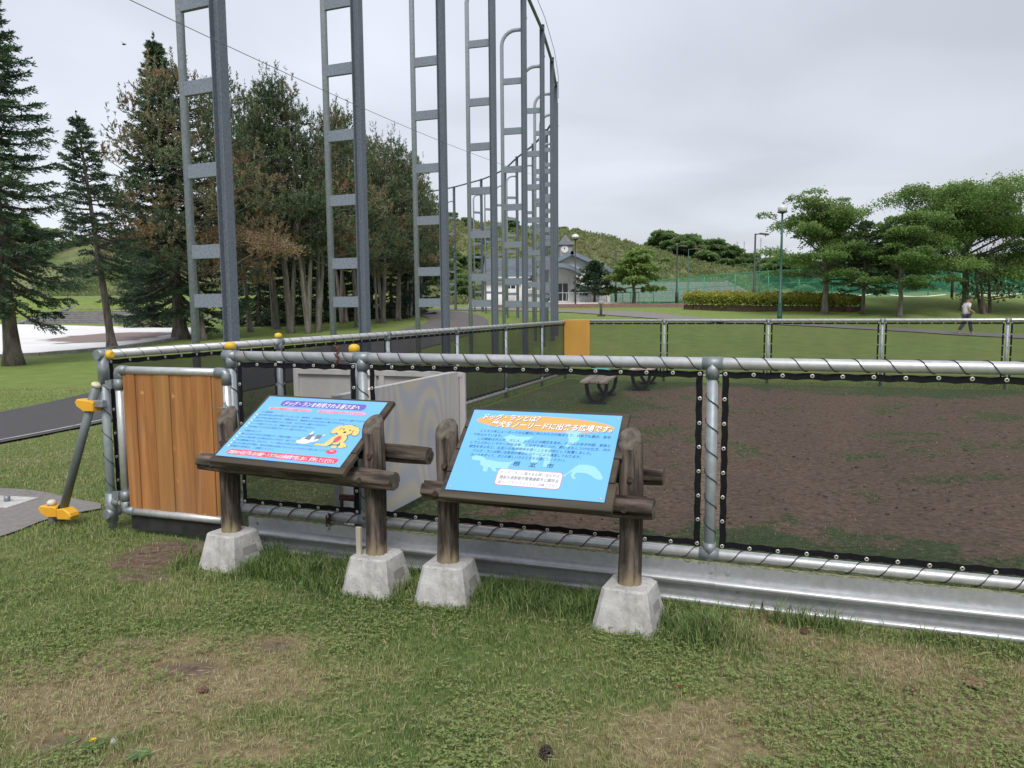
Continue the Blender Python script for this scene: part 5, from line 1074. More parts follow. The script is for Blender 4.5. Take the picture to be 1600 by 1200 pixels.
# scrub on the hillside
r = np.random.default_rng(91); n = 5200; sx = r.uniform(-60, 46, n); sy = r.uniform(88, 132, n); ok = (sx/sy < .345) & (sx/sy > -.62); sx, sy = sx[ok], sy[ok]; n = len(sx); sz = Hs(sx, sy); cs = r.uniform(.35, 1.0, n)
m_ = 22; v = r.normal(size=(n, m_, 3)); v /= np.linalg.norm(v, axis=2, keepdims=True); v[..., 2] = np.abs(v[..., 2]); pp = np.stack([sx, sy, sz], -1)[:, None] + v*cs[:, None, None]*np.array([1.2, 1.2, .8])*r.uniform(.4, 1, (n, m_, 1))
nz_ = fbm(sx*.09, sy*.09, 3); T = (np.repeat((nz_*1.7 - .35)[:, None], m_, 1) + r.normal(0, .1, (n, m_)) + r.normal(0, .14, (n, 1))).ravel()
so_ = leaf_obj('hillside_scrub', pp.reshape(-1, 3), (v + r.normal(0, .3, v.shape) + np.array([0, 0, .3])).reshape(-1, 3), r.uniform(.25, .5, n*m_), .13*np.ones(n*m_), T, M['scrub'])
tag(so_, 'brownish green scrub covering the hillside behind the building', 'scrub', kind='stuff')
# ================================================================ clock building
def pz(Y, px): return px*Y/FPX
YB = 72.0
def bx(px): v = gy(px, 470, YB); return v.x
def bz(px, py): return gy(px, py, YB).z
cb_ = thing('clock_building', 'low white building with grey blue gabled roof and a small clock tower', 'building', (bx(900), YB, 0), 0)
ox = bx(900); lx = lambda px: bx(px) - ox
zb = bz(900, 473.5) - .25; ze = bz(900, 424); zr_ = bz(900, 396)
xl, xr_ = lx(757), lx(954); xm = lx(893)
# gabled front: right bay (gable from 835 to 953) and the long wing to the left
mb = MB(); gl, gr = lx(838), lx(953)
mb.prism([(gl, zb), (gr, zb), (gr, ze), (xm, zr_), (gl, ze)], -9, 0, M=Matrix.Rotation(math.pi/2, 4, 'X'))
mb.box(((xl+gl)/2, 5.2, (zb+ze)/2-.2), (gl-xl, 8, ze-zb-.4))
mb.build('wall', M['white'], cb_)
rf = MB(); sl1 = math.atan2(zr_-ze, xm-gl); sl2 = math.atan2(zr_-ze, gr-xm)
for (x0, x1, sg, sl_) in ((gl, xm, -1, sl1), (xm, gr, 1, sl2)):
    ln__ = math.hypot(x1-x0, zr_-ze) + .7; cx_ = (x0+x1)/2 + sg*.3*math.cos(sl_); cz = (zr_+ze)/2 - .3*math.sin(sl_) + .13
    rf.box((cx_, 4.4, cz), (ln__, 10.2, .16), Matrix.Rotation(sg*sl_, 3, 'Y'))
rf.box(((xl+gl)/2, 5.2, ze+.55), (gl-xl+.5, 9.4, .14), Matrix.Rotation(.28, 3, 'X')); rf.build('roof', M['roof'], cb_)
fa = MB()
for (x0, x1, sg, sl_) in ((gl, xm, -1, sl1), (xm, gr, 1, sl2)):
    ln__ = math.hypot(x1-x0, zr_-ze) + .9; cx_ = (x0+x1)/2 + sg*.32*math.cos(sl_); cz = (zr_+ze)/2 - .32*math.sin(sl_) + .02
    fa.box((cx_, -.76, cz), (ln__, .10, .34), Matrix.Rotation(sg*sl_, 3, 'Y'))
fa.build('fascia', M['trim'], cb_)
# arched canopy over the entrance
ax, aw = lx(872), pz(YB, 33); az = bz(872, 432); ca = MB(); n = 14; vs = []
for k in range(n+1):
    u = -1 + 2*k/n; z = az + .75*(1-u*u) ; x = ax + u*aw
    vs += [(x, -2.2, z), (x, -2.2, z+.38), (x, .1, z+.38), (x, .1, z)]
ca.add(vs, [(4*k+j, 4*k+4+j, 4*k+4+(j+1) % 4, 4*k+(j+1) % 4) for k in range(n) for j in range(4)]); ca.build('canopy', M['trim'], cb_)
for px in (846, 899): MB().box((lx(px), -1.9, (zb+az)/2), (.42, .42, az-zb)).build('column', M['white'], cb_)
def win(px0, px1, py0, py1, name='window', y=-.04, bars=1):
    x0, x1, z0, z1 = lx(px0), lx(px1), bz(px0, py1), bz(px0, py0)
    f = MB().box(((x0+x1)/2, y-.02, z1), (x1-x0+.12, .08, .09)).box(((x0+x1)/2, y-.02, z0), (x1-x0+.12, .10, .1)).box((x0, y-.02, (z0+z1)/2), (.09, .08, z1-z0-.1)).box((x1, y-.02, (z0+z1)/2), (.09, .08, z1-z0-.1))
    for k in range(bars): f.box((x0+(x1-x0)*(k+1)/(bars+1), y-.02, (z0+z1)/2), (.06, .06, z1-z0-.1))
    o = f.build(name, M['white'], cb_); MB().box(((x0+x1)/2, y+.02, (z0+z1)/2), (x1-x0-.09, .03, z1-z0-.1)).build('pane', M['glass'], o); return o
win(870, 888, 442, 471, 'entrance_door', bars=1); win(901, 910, 447, 460); win(911, 921, 447, 460); win(856, 867, 442, 471, 'entrance_door', bars=0)
win(790, 806, 440, 452); win(815, 830, 440, 452)
MB().box((lx(927), -.05, bz(927, 453)), (.5, .06, .8)).build('notice_board', pm('brown notice board', (.3, .15, .06), (.4, .2, .1), 3), cb_)
# railing on the terrace
rl = MB()
for px in range(845, 990, 12): rl.tube([(lx(px), -3.3, zb+.2), (lx(px), -3.3, zb+1.15)], .03, 5)
rl.tube([(lx(845), -3.3, zb+1.15), (lx(989), -3.3, zb+1.15)], .035, 5); rl.build('railing', flat('pale rail', (.4, .42, .45), .5), cb_)
MB().box((lx(860), -1.5, zb-.1), (lx(985)-lx(735), 4.6, .75)).build('terrace', M['white'], cb_)
# clock tower
tw = MB(); tx_, tw_ = lx(886), pz(YB, 19); tz0, tz1 = bz(886, 400), bz(886, 380.5); tw.box((tx_, 2, (tz0+tz1)/2-.3), (tw_, tw_, tz1-tz0+.6)); 
to = tw.build('clock_tower', pm('grey brick', (.27, .25, .25), (.36, .33, .33), 5), cb_)
tr_ = MB(); hw = tw_/2+.22; tzp = bz(886, 362.5); tr_.add([(tx_-hw, 2-hw, tz1), (tx_+hw, 2-hw, tz1), (tx_+hw, 2+hw, tz1), (tx_-hw, 2+hw, tz1), (tx_, 2, tzp)], [(0, 1, 4), (1, 2, 4), (2, 3, 4), (3, 0, 4), (3, 2, 1, 0)])
tr_.tube([(tx_, 2, tzp-.1), (tx_, 2, tzp+.35)], .04, 6); tr_.build('spire', pm('grey slates', (.10, .105, .12), (.16, .165, .18), 4, .6), cb_)
cf = MB().tube([(tx_-.12, 2-tw_/2-.06, bz(885, 387.5)), (tx_-.12, 2-tw_/2+.02, bz(885, 387.5))], .34, 24); cfo = cf.build('clock_face', flat('clock face', (.75, .75, .75), .4), to)
MB().box((tx_-.12, 2-tw_/2-.075, bz(885, 387.5)+.10), (.035, .02, .24)).box((tx_-.16, 2-tw_/2-.078, bz(885, 387.5)+.06), (.035, .02, .18), Matrix.Rotation(-.6, 3, 'Y')).build('clock_hand', M['dark'], to)
MB().tube([(tx_+tw_/2-.02, 2, bz(885, 387.5)), (tx_+tw_/2+.06, 2, bz(885, 387.5))], .34, 20).build('clock_face', bpy.data.materials['clock face'], to)
# brown terrace steps between the building and the seating
t0 = gp(868, 481); t1 = gp(1068, 480.5)
st_ = MB(); ww = 24
a0 = gp(770, 481.2); a1 = gp(1070, 480.5)
L__ = (a1.xy - a0.xy).length; zb0 = min(H(a0.x, a0.y), H(a1.x, a1.y))
for k in range(4): st_.box((L__/2, .4*k + 1.2, .07 + .1*k - .0), (L__, 2.4, .2))
tag(st_.build('terrace_steps', M['brick'], None, (a0.x, a0.y, zb0-.1), (0, 0, math.atan2(a1.y-a0.y, a1.x-a0.x))), 'long brown brick steps below the clock building', 'steps')

# ================================================================ seating steps, court nets, hedge
def far_steps(name, label, px0, px1, y0, y1, nst, py_b, py_t, Y0, slope_l=0, slope_r=0, mat='stone', rise=None, tread=.55):
    """tiered steps climbing away from the viewer; ends may be cut on a slant"""
    A0 = gy(px0, py_b, Y0); B0 = gy(px1, py_b, Y0); zt = gy(px0, py_t, Y0+nst*tread).z; rs = (zt - A0.z)/nst; mb = MB()
    for k in range(nst):
        xa = A0.x + slope_l*k; xb = B0.x - slope_r*k; y = k*tread; z1 = rs*(k+1); mb.box(((xa+xb)/2 - A0.x, y+tread*(nst-k)/2, z1-rs/2-.15), (xb-xa, tread*(nst-k), rs+.3 - .002*k))
        mb.box(((xa+xb)/2 - A0.x, y+.03, z1-.01), (xb-xa+.01, .1, .05), mi=1)
    mb.tube([(0, -.05, .1), (slope_l*nst, nst*tread, zt-A0.z+.1)], .14, 4).tube([(B0.x-A0.x, -.05, .1), (B0.x-A0.x-slope_r*nst, nst*tread, zt-A0.z+.1)], .14, 4)
    return tag(mb.build(name, [M[mat], M['conc_dark']], None, (A0.x, Y0, A0.z)), label, 'steps')
far_steps('seating_steps', 'grey tiered seating steps behind the green court net', 948, 1184, 0, 0, 8, 468, 442, 88, .15, .25, 'conc_dark', tread=.8)
g0 = gp(30, 507.5); print('STEPS', g0, gy(100, 481, g0.y+5), H(-30, g0.y+5)); far_steps('stone_steps', 'wide dark stone steps climbing from the white plaza at the left', 22, 192, 0, 0, 9, 510, 481, g0.y+.3, .22, -.10, 'stone', tread=.5)
far_steps('stone_steps', 'stone steps seen through the nearest net pillar', 292, 398, 0, 0, 9, 514, 484, g0.y+.3, .2, .1, 'stone', tread=.5)
A_ = gy(160, 513, g0.y+.1); B_2 = gy(282, 515, g0.y+.1)
tag(MB().box(((B_2.x-A_.x)/2, 0, .05), (B_2.x-A_.x, .3, .62), bev=.02).build('low_wall', M['conc_dark'], None, (A_.x, A_.y, A_.z)), 'low concrete wall between the two flights of stone steps', 'wall')
A_ = gy(100, 470, 56); B_2 = gy(210, 470, 56)
tag(MB().box(((B_2.x-A_.x)/2, 0, 0), (B_2.x-A_.x, .3, .9)).build('retaining_wall', M['conc_dark'], None, (A_.x, A_.y, A_.z-.2)), 'concrete retaining wall above the stone steps', 'wall')
# tall green net round the courts
cf_ = thing('court_fence', 'long green net fence round the tennis courts', 'court fence', (0, 0, 0))
cp_ = [(955, 84, 446), (1021, 83, 438.5), (1100, 80, 431), (1200, 74, 423.5), (1300, 68, 419), (1400, 66, 420), (1500, 65, 422), (1640, 64, 424)]
P0 = [(gy(px, 470, Y), gy(px, pt, Y).z) for px, Y, pt in cp_]
top = []; posts_ = []
for i in range(len(P0)-1):
    (a, za), (b__, zb_) = P0[i], P0[i+1]; n = max(2, int((b__-a).length/3.2)); zg0, zg1 = H(a.x, a.y), H(b__.x, b__.y)
    for k in range(n + (i == len(P0)-2)):
        t_ = k/n; posts_.append((a.x*(1-t_)+b__.x*t_, a.y*(1-t_)+b__.y*t_, za*(1-t_)+zb_*t_))
M['gpost'] = flat('green fence paint', (.05, .3, .18), .5)
nm = MB(); 
for i, (x, y, z) in enumerate(posts_):
    zg = H(x, y); MB().tube([(x, y, zg-.2), (x, y, z)], .045, 6).build('post', M['gpost'], cf_)
    if i: nm.add([(px_, py_, H(px_, py_)+.05) , (x, y, zg+.05), (x, y, z), (px_, py_, pz_)], [(0, 1, 2, 3)])
    px_, py_, pz_ = x, y, z
nm.build('net', M['net_green'], cf_)
rlm = MB(); rlm.tube([(x, y, z) for x, y, z in posts_], .04, 6).tube([(x, y, (z+H(x, y))/2+.2) for x, y, z in posts_], .025, 5); rlm.build('rail', M['gpost'], cf_)
# tennis nets beyond
M['nettape'] = flat('white net tape', (.8, .82, .8), .6)
for i, (pa, pb, py, Y, lab) in enumerate([(1262, 1362, 461, 66.8, 'tennis net with white tape behind the spreading tree'), (1390, 1478, 461, 64.5, 'tennis net with white tape left of the walking person'), (1515, 1600, 459, 63.5, 'tennis net with white tape at the far right')]):
    a, b__ = gy(pa, py, Y), gy(pb, py, Y); tn = thing('tennis_net', lab, 'tennis net', (a.x, Y, 0), 0, 'tennis nets on the courts'); Lx = b__.x-a.x; pts = [(Lx*k/10, 0, a.z - .16*math.sin(math.pi*k/10)) for k in range(11)]
    MB().tube(pts, .05, 5).build('tape', M['nettape'], tn)
    mbn = MB(); vs = []
    for p in pts: vs += [p, (p[0], 0, p[2]-.9)]
    mbn.add(vs, [(2*k, 2*k+2, 2*k+3, 2*k+1) for k in range(10)]); mbn.build('mesh', M['net_green'], tn)
    for x in (0, Lx): MB().tube([(x, 0, a.z-1.1), (x, 0, a.z+.06)], .05, 6).build('post', M['gpost'], tn)
# planter with yellow green hedge
h0, h1 = gp(1068, 483.5), gp(1332, 488.5)
hd = thing('hedge_planter', 'long brown planter with a clipped yellow green hedge', 'hedge', (h0.x, h0.y, 0), math.atan2(h1.y-h0.y, h1.x-h0.x))
Lh = (h1.xy-h0.xy).length; zz0, zz1 = H(h0.x, h0.y), H(h1.x, h1.y); pb_ = MB(); nh = 14
for k in range(nh):
    z = zz0 + (zz1-zz0)*(k+.5)/nh; pb_.box((Lh*(k+.5)/nh, .6, z+.08), (Lh/nh-.01, 1.2, .55))
pb_.build('planter', M['brown'], hd)
r = np.random.default_rng(8); n = 26000; u = r.random(n); hh = np.interp(u, [0, .45, .8, 1], [1.05, 1.0, .9, .8]); hx = u*Lh; w_ = .85; v = r.uniform(-1, 1, n); zz__ = r.random(n)**.4
z_ = zz0 + (zz1-zz0)*u + .25 + zz__*hh*(.75 + .5*fbm(u*40, v*2, 3))*(1-.25*v*v)
leaf_obj('hedge', np.stack([hx, .6 + v*w_, z_], -1), r.normal(0, .6, (n, 3)) + np.array([0, -.2, .6]), .15*np.ones(n), .05*np.ones(n), .25 + .55*zz__ + r.normal(0, .15, n), M['hedge'], hd)
# wooden handrail right of the hedge
q0, q1 = gp(1292, 487), gp(1318, 488); wr = thing('handrail', 'short dark handrail at the right end of the hedge', 'handrail', (q0.x, q0.y, H(q0.x, q0.y)), math.atan2(q1.y-q0.y, q1.x-q0.x)); Lr = (q1.xy-q0.xy).length
MB().tube([(0, 0, .62), (Lr, 0, .5)], .04, 6).tube([(0, 0, .28), (Lr, 0, .18)], .03, 6).build('rail', M['brown'], wr)
for x in (.0, Lr): MB().tube([(x, 0, -.1), (x, 0, .66)], .045, 6).build('post', M['brown'], wr)

# ================================================================ lamps and small park furniture
def hgt(g, px, py): return gy(px, py, g.y).z - g.z
g = gp(899, 479.5); h = hgt(g, 899, 366)
gl_ = thing('globe_lamp', 'black lamp post with a white globe in front of the clock building', 'lamp post', g)
MB().lathe([(.16, -.1), (.16, .2), (.11, .3), (.09, .4), (.09, h*.42), (.055, h*.43), (.055, h-.55)], n=10).lathe([(.06, h-.55), (.2, h-.5), (.24, h-.42)], n=12).build('pole', M['dark'], gl_)
MB().lathe([(.16, h-.44), (.28, h-.35), (.33, h-.22), (.28, h-.08), (.14, h), (.02, h+.02)], n=16).build('globe', flat('white globe', (.78, .78, .78), .3), gl_)
for z in (h-.30, h-.36): MB().tube([(math.cos(a)*.335, math.sin(a)*.335, z) for a in [k*math.pi/8 for k in range(17)]], .012, 4).build('ring', M['dark'], gl_)
g = gp(1218, 499.5); h = hgt(g, 1219, 322)
gp_ = thing('green_lamp_post', 'tall dark green lamp post with a glass cylinder lantern', 'lamp post', g)
MB().lathe([(.15, -.1), (.15, .25), (.13, .3), (.12, .98), (.12, 1.0), (.08, 1.02), (.07, h*.6), (.055, h-.42)], n=12).build('pole', M['greenpost'], gp_)
MB().lathe([(.05, h-.45), (.12, h-.42), (.30, h-.36), (.30, h-.33), (.12, h-.3)], n=18).tube([(0, 0, h-.3), (0, 0, h-.02)], .02, 6).build('lantern_base', M['dark'], gp_)
mg, tg, bg_ = nodes('clear lantern glass'); bg_.inputs['Base Color'].default_value = (.75, .78, .8, 1); bg_.inputs['Roughness'].default_value = .1; bg_.inputs['Alpha'].default_value = .9
MB().lathe([(.25, h-.34), (.27, h-.1), (.25, h-.01), (.12, h+.03)], n=16).build('lantern_glass', mg, gp_)
for k in range(4): a = k*math.pi/2+.4; MB().tube([(math.cos(a)*.22, math.sin(a)*.22, h-.34), (math.cos(a)*.22, math.sin(a)*.22, h-.02)], .012, 4).build('lantern_bar', M['dark'], gp_)
def street(px, pyb, pyt, Y, lab, arm=None, rr=.07, heads=1, col='dark'):
    b = gy(px, pyb, Y); zt = gy(px, pyt, Y).z; zg = H(b.x, Y); o = thing('street_light', lab, 'street light', (b.x, Y, zg), 0, 'street lights round the courts')
    MB().lathe([(rr*1.8, -.2), (rr*1.8, 1.2), (rr, 1.3), (rr*.8, zt-zg)], n=8).build('pole', M[col], o)
    if arm:
        MB().tube([(0, 0, zt-zg-.06), (arm*.35, 0, zt-zg-.02)], rr*.6, 6).box((arm*.68, 0, zt-zg-.04), (abs(arm)*.72, .32, .13), Matrix.Rotation(.12*(1 if arm > 0 else -1), 3, 'Y'), bev=.04).build('lamp_head', pm('brown lamp head', (.12, .07, .06), (.16, .1, .09), 3) , o)
    return o
street(1178, 463, 365, 62, 'dark street light with a single brown head left of the green lamp post', 1.05, .085)
street(1186, 461, 390, 78, 'thinner street light just behind the single headed one', None, .05)
street(1057, 471.5, 384, 70, 'dark street light above the seating steps, head to the right', .9, .075)
street(1075, 459, 389, 84, 'greenish street light behind the seating steps', 1.6, .06, col='greenpost')
street(962, 473, 392, 71, 'short dark street light beside the light green tree', .45, .07)
for px, pt, Y, lab in ((1152, 377, 170, 'thin distant mast on the skyline, left one'), (1163, 377, 170, 'thin distant mast on the skyline, right one'), (1189, 372, 150, 'thin distant mast beside the street light')):
    b = gy(px, pt, Y); z0 = H(b.x, Y); tag(MB().tube([(0, 0, 0), (0, 0, b.z-z0)], .09, 6).box((0, 0, b.z-z0-.5), (.5, .1, .06)).build('mast', flat('pale mast', (.3, .3, .32), .5), None, (b.x, Y, z0)), lab, 'mast', 'masts on the skyline')
g = gp(939, 494); df = thing('drinking_fountain', 'small grey drinking fountain post on the lawn', 'drinking fountain', g)
MB().lathe([(.09, 0), (.09, .75), (.17, .8), (.17, .9)], n=10).build('pedestal', M['conc_dark'], df); MB().box((0, 0, .95), (.3, .2, .08), bev=.02).tube([(.02, 0, .98), (.02, 0, 1.12), (-.06, 0, 1.14)], .02, 6).build('spout', M['galv'], df); MB().box((0, -.1, .03), (.5, .5, .08), bev=.02).build('base', M['dark'], df)
g = gp(943, 495)
# dark poles among the trees at the right and floodlight behind the grove
for px, pb, pt, Y, lab in ((1247, 466, 440, 60, 'short dark post by the court fence, left'), (1487, 465, 438, 60, 'dark post by the court fence behind the largest tree')):
    b = gp(px, pb); tag(MB().lathe([(.1, -.1), (.1, 1.3), (.07, 1.4), (.06, 2.2)], n=8).build('post', M['dark'], None, b), lab, 'post')
fb = gy(384, 470, 75); zf_ = gy(384, 158, 75).z; zg = H(fb.x, 75); fl = thing('floodlight', 'floodlight head showing above the pine tops', 'floodlight', (fb.x, 75, zg))
MB().lathe([(.2, 0), (.12, zf_-zg-.5)], n=8).build('mast', M['galv'], fl); MB().box((.0, -.2, zf_-zg), (1.2, .5, .55), Matrix.Rotation(.5, 3, 'X'), bev=.08).build('lamp_head', flat('pale floodlight', (.5, .52, .55), .4), fl)

# ================================================================ benches in the run, things on the bench
def bench(label, ab_, rz, seat_mat):
    root = thing('park_bench', label, 'bench', W(*ab_), rz, 'benches inside the dog run')
    L_, Wd_ = 1.9, .42
    for i, x in enumerate((-.145, .0, .145)): MB().box((x, 0, .44), (.135, L_, .045), bev=.006).build('seat_plank', seat_mat, root)
    for y in (-.62, .62):
        mb = MB(); pts = [(-.16, .42), (-.155, .3), (-.13, .16), (-.07, .05), (0, .03), (.07, .05), (.13, .16), (.155, .3), (.16, .42)]
        for (x0, z0), (x1, z1) in zip(pts[:-1], pts[1:]):
            mb.box(((x0+x1)/2, y, (z0+z1)/2), (math.hypot(x1-x0, z1-z0)+.02, .05, .055), Matrix.Rotation(-math.atan2(z1-z0, x1-x0), 3, 'Y'))
        mb.box((0, y, .395), (.36, .05, .04)).box((0, y, .01), (.30, .07, .05)).build('leg_frame', M['dark'], root)
    root.scale = (1, 1, .84); return root
M['bench_wood'] = pm('worn bench plank', (.20, .17, .14), (.42, .36, .30), 6, .8, stretch=(1, .15, 1))
bench('wood topped bench with two oval cast legs, carrying a towel and bottle', (-2.77, 12.2), -TH + .09, M['bench_wood'])
bench('second bench, mostly hidden behind the first bench in the dog run', (-2.42, 14.3), -TH + .06, M['bench_wood'])
tw = MB(); vs = []
P = W(-2.86, 12.55, .39)
mb = MB().tube([(-.17, 0, .045), (-.15, 0, .045), (.12, .02, .045), (.14, .02, .045)], [.03, .045, .045, .03], 12).tube([(-.16, .05, .035), (.1, .06, .035)], .03, 10)
tag(mb.build('rolled_towel', pm('turquoise cloth', (.10, .42, .42), (.16, .52, .5), 20, .9), None, P, (0, 0, -TH)), 'turquoise rolled towel lying on the bench', 'towel')
P = W(-2.64, 12.75, .39)
mb = MB().box((0, 0, .03), (.2, .12, .06), bev=.02).box((.07, .02, .06), (.06, .06, .05), bev=.02)
tag(mb.build('pouch', pm('black pouch', (.02, .02, .025), (.05, .05, .06), 20, .7), None, P, (0, 0, -TH)), 'small black pouch on the bench', 'pouch')
mb = MB().tube([(0, 0, .04), (.10, .0, .04), (.12, 0, .04), (.15, 0, .04)], [.04, .04, .02, .02], 12)
tag(mb.build('bottle', flat('white bottle', (.75, .75, .75), .35), None, W(-2.76, 12.35, .39), (0, 0, -TH-.3)), 'white bottle lying on the bench beside the towel', 'bottle')

# ================================================================ the walking person
gpr = gp(1508, 523.5); Yp = gpr.y; S = hgt(gpr, 1508, 462.5)/1.72
pr = thing('person', 'person walking in a white T-shirt, dark trousers and dark cap', 'person', gpr); pr.scale = (S, S, S)
def skin(name, J, E, mat, parent, sub=2, root=0):
    me = bpy.data.meshes.new(name); me.from_pydata([j[:3] for j in J], E, []); o = link(name, me, parent); me.materials.append(mat)
    md = o.modifiers.new('skin', 'SKIN'); md.use_smooth_shade = True
    for i, j in enumerate(J): me.skin_vertices[0].data[i].radius = (j[3], j[4] if len(j) > 4 else j[3]); me.skin_vertices[0].data[i].use_root = (i == root)
    s = o.modifiers.new('sub', 'SUBSURF'); s.levels = s.render_levels = sub; return o
# faces +x, strides: right leg (y-) forward, left leg back
J = [(0, 0, .92, .12, .14), (0, 0, 1.08, .11, .13), (.02, 0, 1.25, .12, .155), (.03, 0, 1.40, .09, .14), (.04, 0, 1.47, .055), (.06, 0, 1.54, .075), (.07, 0, 1.62, .095, .08), (.065, 0, 1.69, .06),
     (.03, -.17, 1.39, .055), (-.02, -.21, 1.15, .042), (.20, -.19, 1.02, .032), (.27, -.18, .98, .03),
     (.03, .17, 1.39, .055), (-.05, .21, 1.13, .042), (.05, .2, .93, .03), (.09, .19, .86, .028),
     (.03, -.09, .86, .09), (.14, -.09, .50, .062), (.22, -.09, .10, .042), (.33, -.09, .05, .036),
     (-.02, .09, .86, .09), (-.04, .09, .50, .062), (-.25, .09, .16, .042), (-.20, .09, .06, .036)]
E_ = [(0, 1), (1, 2), (2, 3), (3, 4), (4, 5), (5, 6), (6, 7), (3, 8), (8, 9), (9, 10), (10, 11), (3, 12), (12, 13), (13, 14), (14, 15), (0, 16), (16, 17), (17, 18), (18, 19), (0, 20), (20, 21), (21, 22), (22, 23)]
skin('body', J, E_, M['skin'], pr)
skin('shirt', [(0, 0, .86, .145, .165), (0, 0, 1.08, .135, .155), (.02, 0, 1.25, .14, .175), (.03, 0, 1.40, .10, .15), (.03, -.18, 1.39, .07), (-.01, -.215, 1.20, .065), (.03, .18, 1.39, .07), (-.03, .215, 1.18, .065)], [(0, 1), (1, 2), (2, 3), (3, 4), (4, 5), (3, 6), (6, 7)], pm('white shirt', (.55, .56, .58), (.68, .68, .7), 3, .9), pr)
skin('collar', [(-.02, 0, 1.41, .10, .13), (.04, 0, 1.46, .07, .08)], [(0, 1)], flat('grey collar cloth', (.12, .13, .15), .9), pr)
skin('trousers', [(0, 0, .90, .135, .15), (.03, -.09, .84, .105), (.14, -.09, .50, .085), (.21, -.09, .14, .07), (-.02, .09, .84, .105), (-.04, .09, .50, .085), (-.24, .09, .20, .07)], [(0, 1), (1, 2), (2, 3), (0, 4), (4, 5), (5, 6)], pm('dark trousers', (.035, .042, .06), (.06, .068, .09), 5, .9), pr)
skin('shoe', [(.22, -.09, .06, .05), (.36, -.09, .045, .042)], [(0, 1)], flat('pale shoe', (.4, .4, .42), .7), pr); skin('shoe', [(-.27, .09, .10, .05), (-.16, .09, .045, .042)], [(0, 1)], bpy.data.materials['pale shoe'], pr)
MB().lathe([(.105, 0), (.105, .03), (.085, .07), (.04, .095)], (.065, 0, 1.655), 14).box((.19, 0, 1.665), (.13, .13, .012), Matrix.Rotation(.12, 3, 'Y')).build('cap', flat('dark cap', (.03, .03, .035), .9), pr)
MB().lathe([(.09, -.03), (.1, .02)], (.045, 0, 1.60), 12).build('hair', flat('dark hair', (.02, .018, .015), .8), pr)

# ================================================================ little things
bv = gy(194, 70, 60); bm = MB().tube([(-.18, 0, 0), (-.05, 0, .03), (.08, 0, .03), (.16, 0, .05)], [.01, .06, .05, .02], 6).add([(0, 0, .03), (-.12, -.3, .16), (.1, -.03, .05), (0, 0, .03), (-.12, .3, .16), (.1, .03, .05)], [(0, 1, 2), (3, 5, 4)])
tag(bm.build('bird', flat('dark bird', (.04, .04, .04), .8), None, bv), 'tiny dark bird flying in the grey sky', 'bird')
g = gp(145, 1180); fl_ = thing('dandelion', 'yellow dandelion flower with a leaf rosette near the lower left corner', 'dandelion', g)
MB().tube([(0, 0, 0), (.004, 0, .035)], .0018, 5).build('stem', flat('stem green', (.12, .25, .05), .6), fl_)
r = np.random.default_rng(3); n = 90; a = r.uniform(0, 6.28, n); leaf_obj('flower', np.tile([.004, 0, .037], (n, 1)), np.stack([np.cos(a), np.sin(a), r.uniform(.15, .9, n)], -1), r.uniform(.008, .015, n), .0016*np.ones(n), r.uniform(.3, 1, n), leafmat('dandelion yellow', [(0, (.7, .42, .01)), (1, (.9, .68, .02))], .1), fl_)
def rosette(name, base, n, L, parent=None):
    mb = MB(); rs = random.Random(n)
    for k in range(n):
        a = k*6.28/n + rs.uniform(-.25, .25); l = L*rs.uniform(.6, 1.1); vs = []; d = Vector((math.cos(a), math.sin(a), 0)); s = Vector((-d.y, d.x, 0))
        for j in range(9):
            u = j/8; wv_ = (.12*math.sin(math.pi*min(1, u*1.1))+.03)*l*(1.25 if j % 2 else .65); p = d*l*u + Vector((0, 0, .35*l*math.sin(u*2.2)+.004)); vs += [p + s*wv_, p - s*wv_]
        mb.add(vs, [(2*j, 2*j+2, 2*j+3, 2*j+1) for j in range(8)], 0, True)
    return mb.build(name, pm(name+' green', (.07, .13, .035), (.13, .21, .06), 30, .6), parent, base)
rosette('leaves', (0, 0, 0), 9, .05, fl_)
tag(rosette('weed_rosette', gp(220, 1190), 12, .05), 'leafy weed rosette at the bottom edge, right of the dandelion', 'weed')
tag(rosette('weed_rosette', gp(112, 1162), 9, .035), 'small leafy weed just left of the dandelion', 'weed')
g = gp(178, 1178); pf = thing('seed_head', 'pale dandelion seed head beside the yellow flower', 'seed head', g); r = np.random.default_rng(4); n = 120; v = r.normal(size=(n, 3)); v /= np.linalg.norm(v, axis=1, keepdims=True)
leaf_obj('puff', np.tile([0, 0, .035], (n, 1)), v, .010*np.ones(n), .0006*np.ones(n), np.ones(n), leafmat('seed fluff', [(0, (.5, .5, .48)), (1, (.7, .7, .68))], .1), pf); MB().tube([(0, 0, 0), (0, 0, .035)], .0012, 4).build('stem', bpy.data.materials['stem green'], pf)
pc = MB(); rs = random.Random(2)
for j in range(9):
    for k in range(8):
        a = k*.785 + j*.4; rad = .017*math.sin(math.pi*(j+1)/10.5)+.003; z = .045*j/9 ; pc.box((math.cos(a)*rad, math.sin(a)*rad, z), (.010, .007, .004), Matrix.Rotation(a, 3, 'Z') @ Matrix.Rotation(-.5, 3, 'Y'))
c_ = gp(847, 1193)
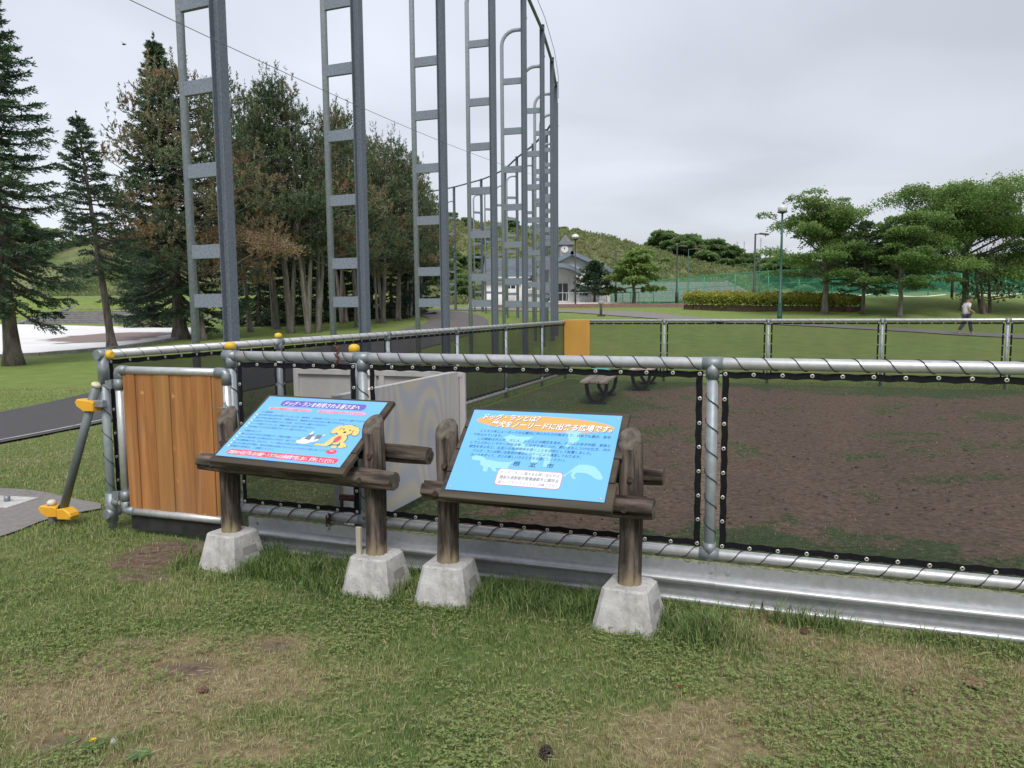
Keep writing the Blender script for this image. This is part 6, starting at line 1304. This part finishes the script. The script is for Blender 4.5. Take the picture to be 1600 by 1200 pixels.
tag(pc.build('pine_cone', pm('dark cone scale', (.03, .022, .018), (.1, .08, .06), 80, .9), None, (c_.x, c_.y, .018), (R(75), 0, .6)), 'dark open pine cone at the bottom edge of the lawn', 'pine cone')
def clod(px, py, sz, label, c1=(.07, .04, .025), c2=(.16, .10, .06)):
    g = gp(px, py); rs = random.Random(px); mb = MB(); n = 12; vs = []
    for j in range(6):
        for k in range(n):
            a = 2*math.pi*k/n; rr = sz*math.sin(math.pi*(j+.5)/6)*rs.uniform(.7, 1.2); vs.append((math.cos(a)*rr*1.5, math.sin(a)*rr, sz*.42*(1-math.cos(math.pi*(j+.5)/6))*rs.uniform(.8, 1.1)))
    mb.add(vs, [(j*n+k, j*n+(k+1) % n, (j+1)*n+(k+1) % n, (j+1)*n+k) for j in range(5) for k in range(n)] + [tuple(5*n+k for k in range(n))], 0, False)
    tag(mb.build('earth_clod', pm('brown clod', c1, c2, 60, .95, bmp=.4), None, g, (0, 0, rs.uniform(0, 3))), label, 'clod', 'clods and droppings on the lawn')
clod(1257, 993, .022, 'dark curled clod on the grass in front of the kick plate'); clod(1423, 1085, .024, 'dark brown clod on the right side of the lawn'); clod(1521, 1077, .034, 'flat reddish clod at the right edge of the lawn', (.16, .09, .055), (.27, .17, .11))
clod(317, 1082, .022, 'small crumbled clod on the bare patch at lower left', (.10, .055, .035), (.2, .12, .08)); clod(1060, 1075, .012, 'tiny red brown scrap on the lawn below the right sign', (.3, .08, .04), (.4, .14, .08))
mp_ = gp(12, 790); bp = thing('anchor_plate', 'flat concrete plate with a bolt stub at the left edge', 'plate', mp_, -.2)
MB().box((-.1, 0, .012), (.5, .3, .03), bev=.005).build('plate', M['concrete'], bp); MB().tube([(.0, 0, .02), (.0, 0, .07)], .022, 8).build('bolt_stub', M['galv_dark'], bp)
tag(MB().box((0, 0, .06), (.03, .02, .2), bev=.003).build('wooden_stake', pm('bleached stake', (.38, .34, .27), (.5, .46, .38), 20, .9, stretch=(1, 1, .2)), None, W(-2.095, 3.43, .19), (0, 0, -.434)), 'short bleached wooden wedge against the right post of the left sign', 'wedge')
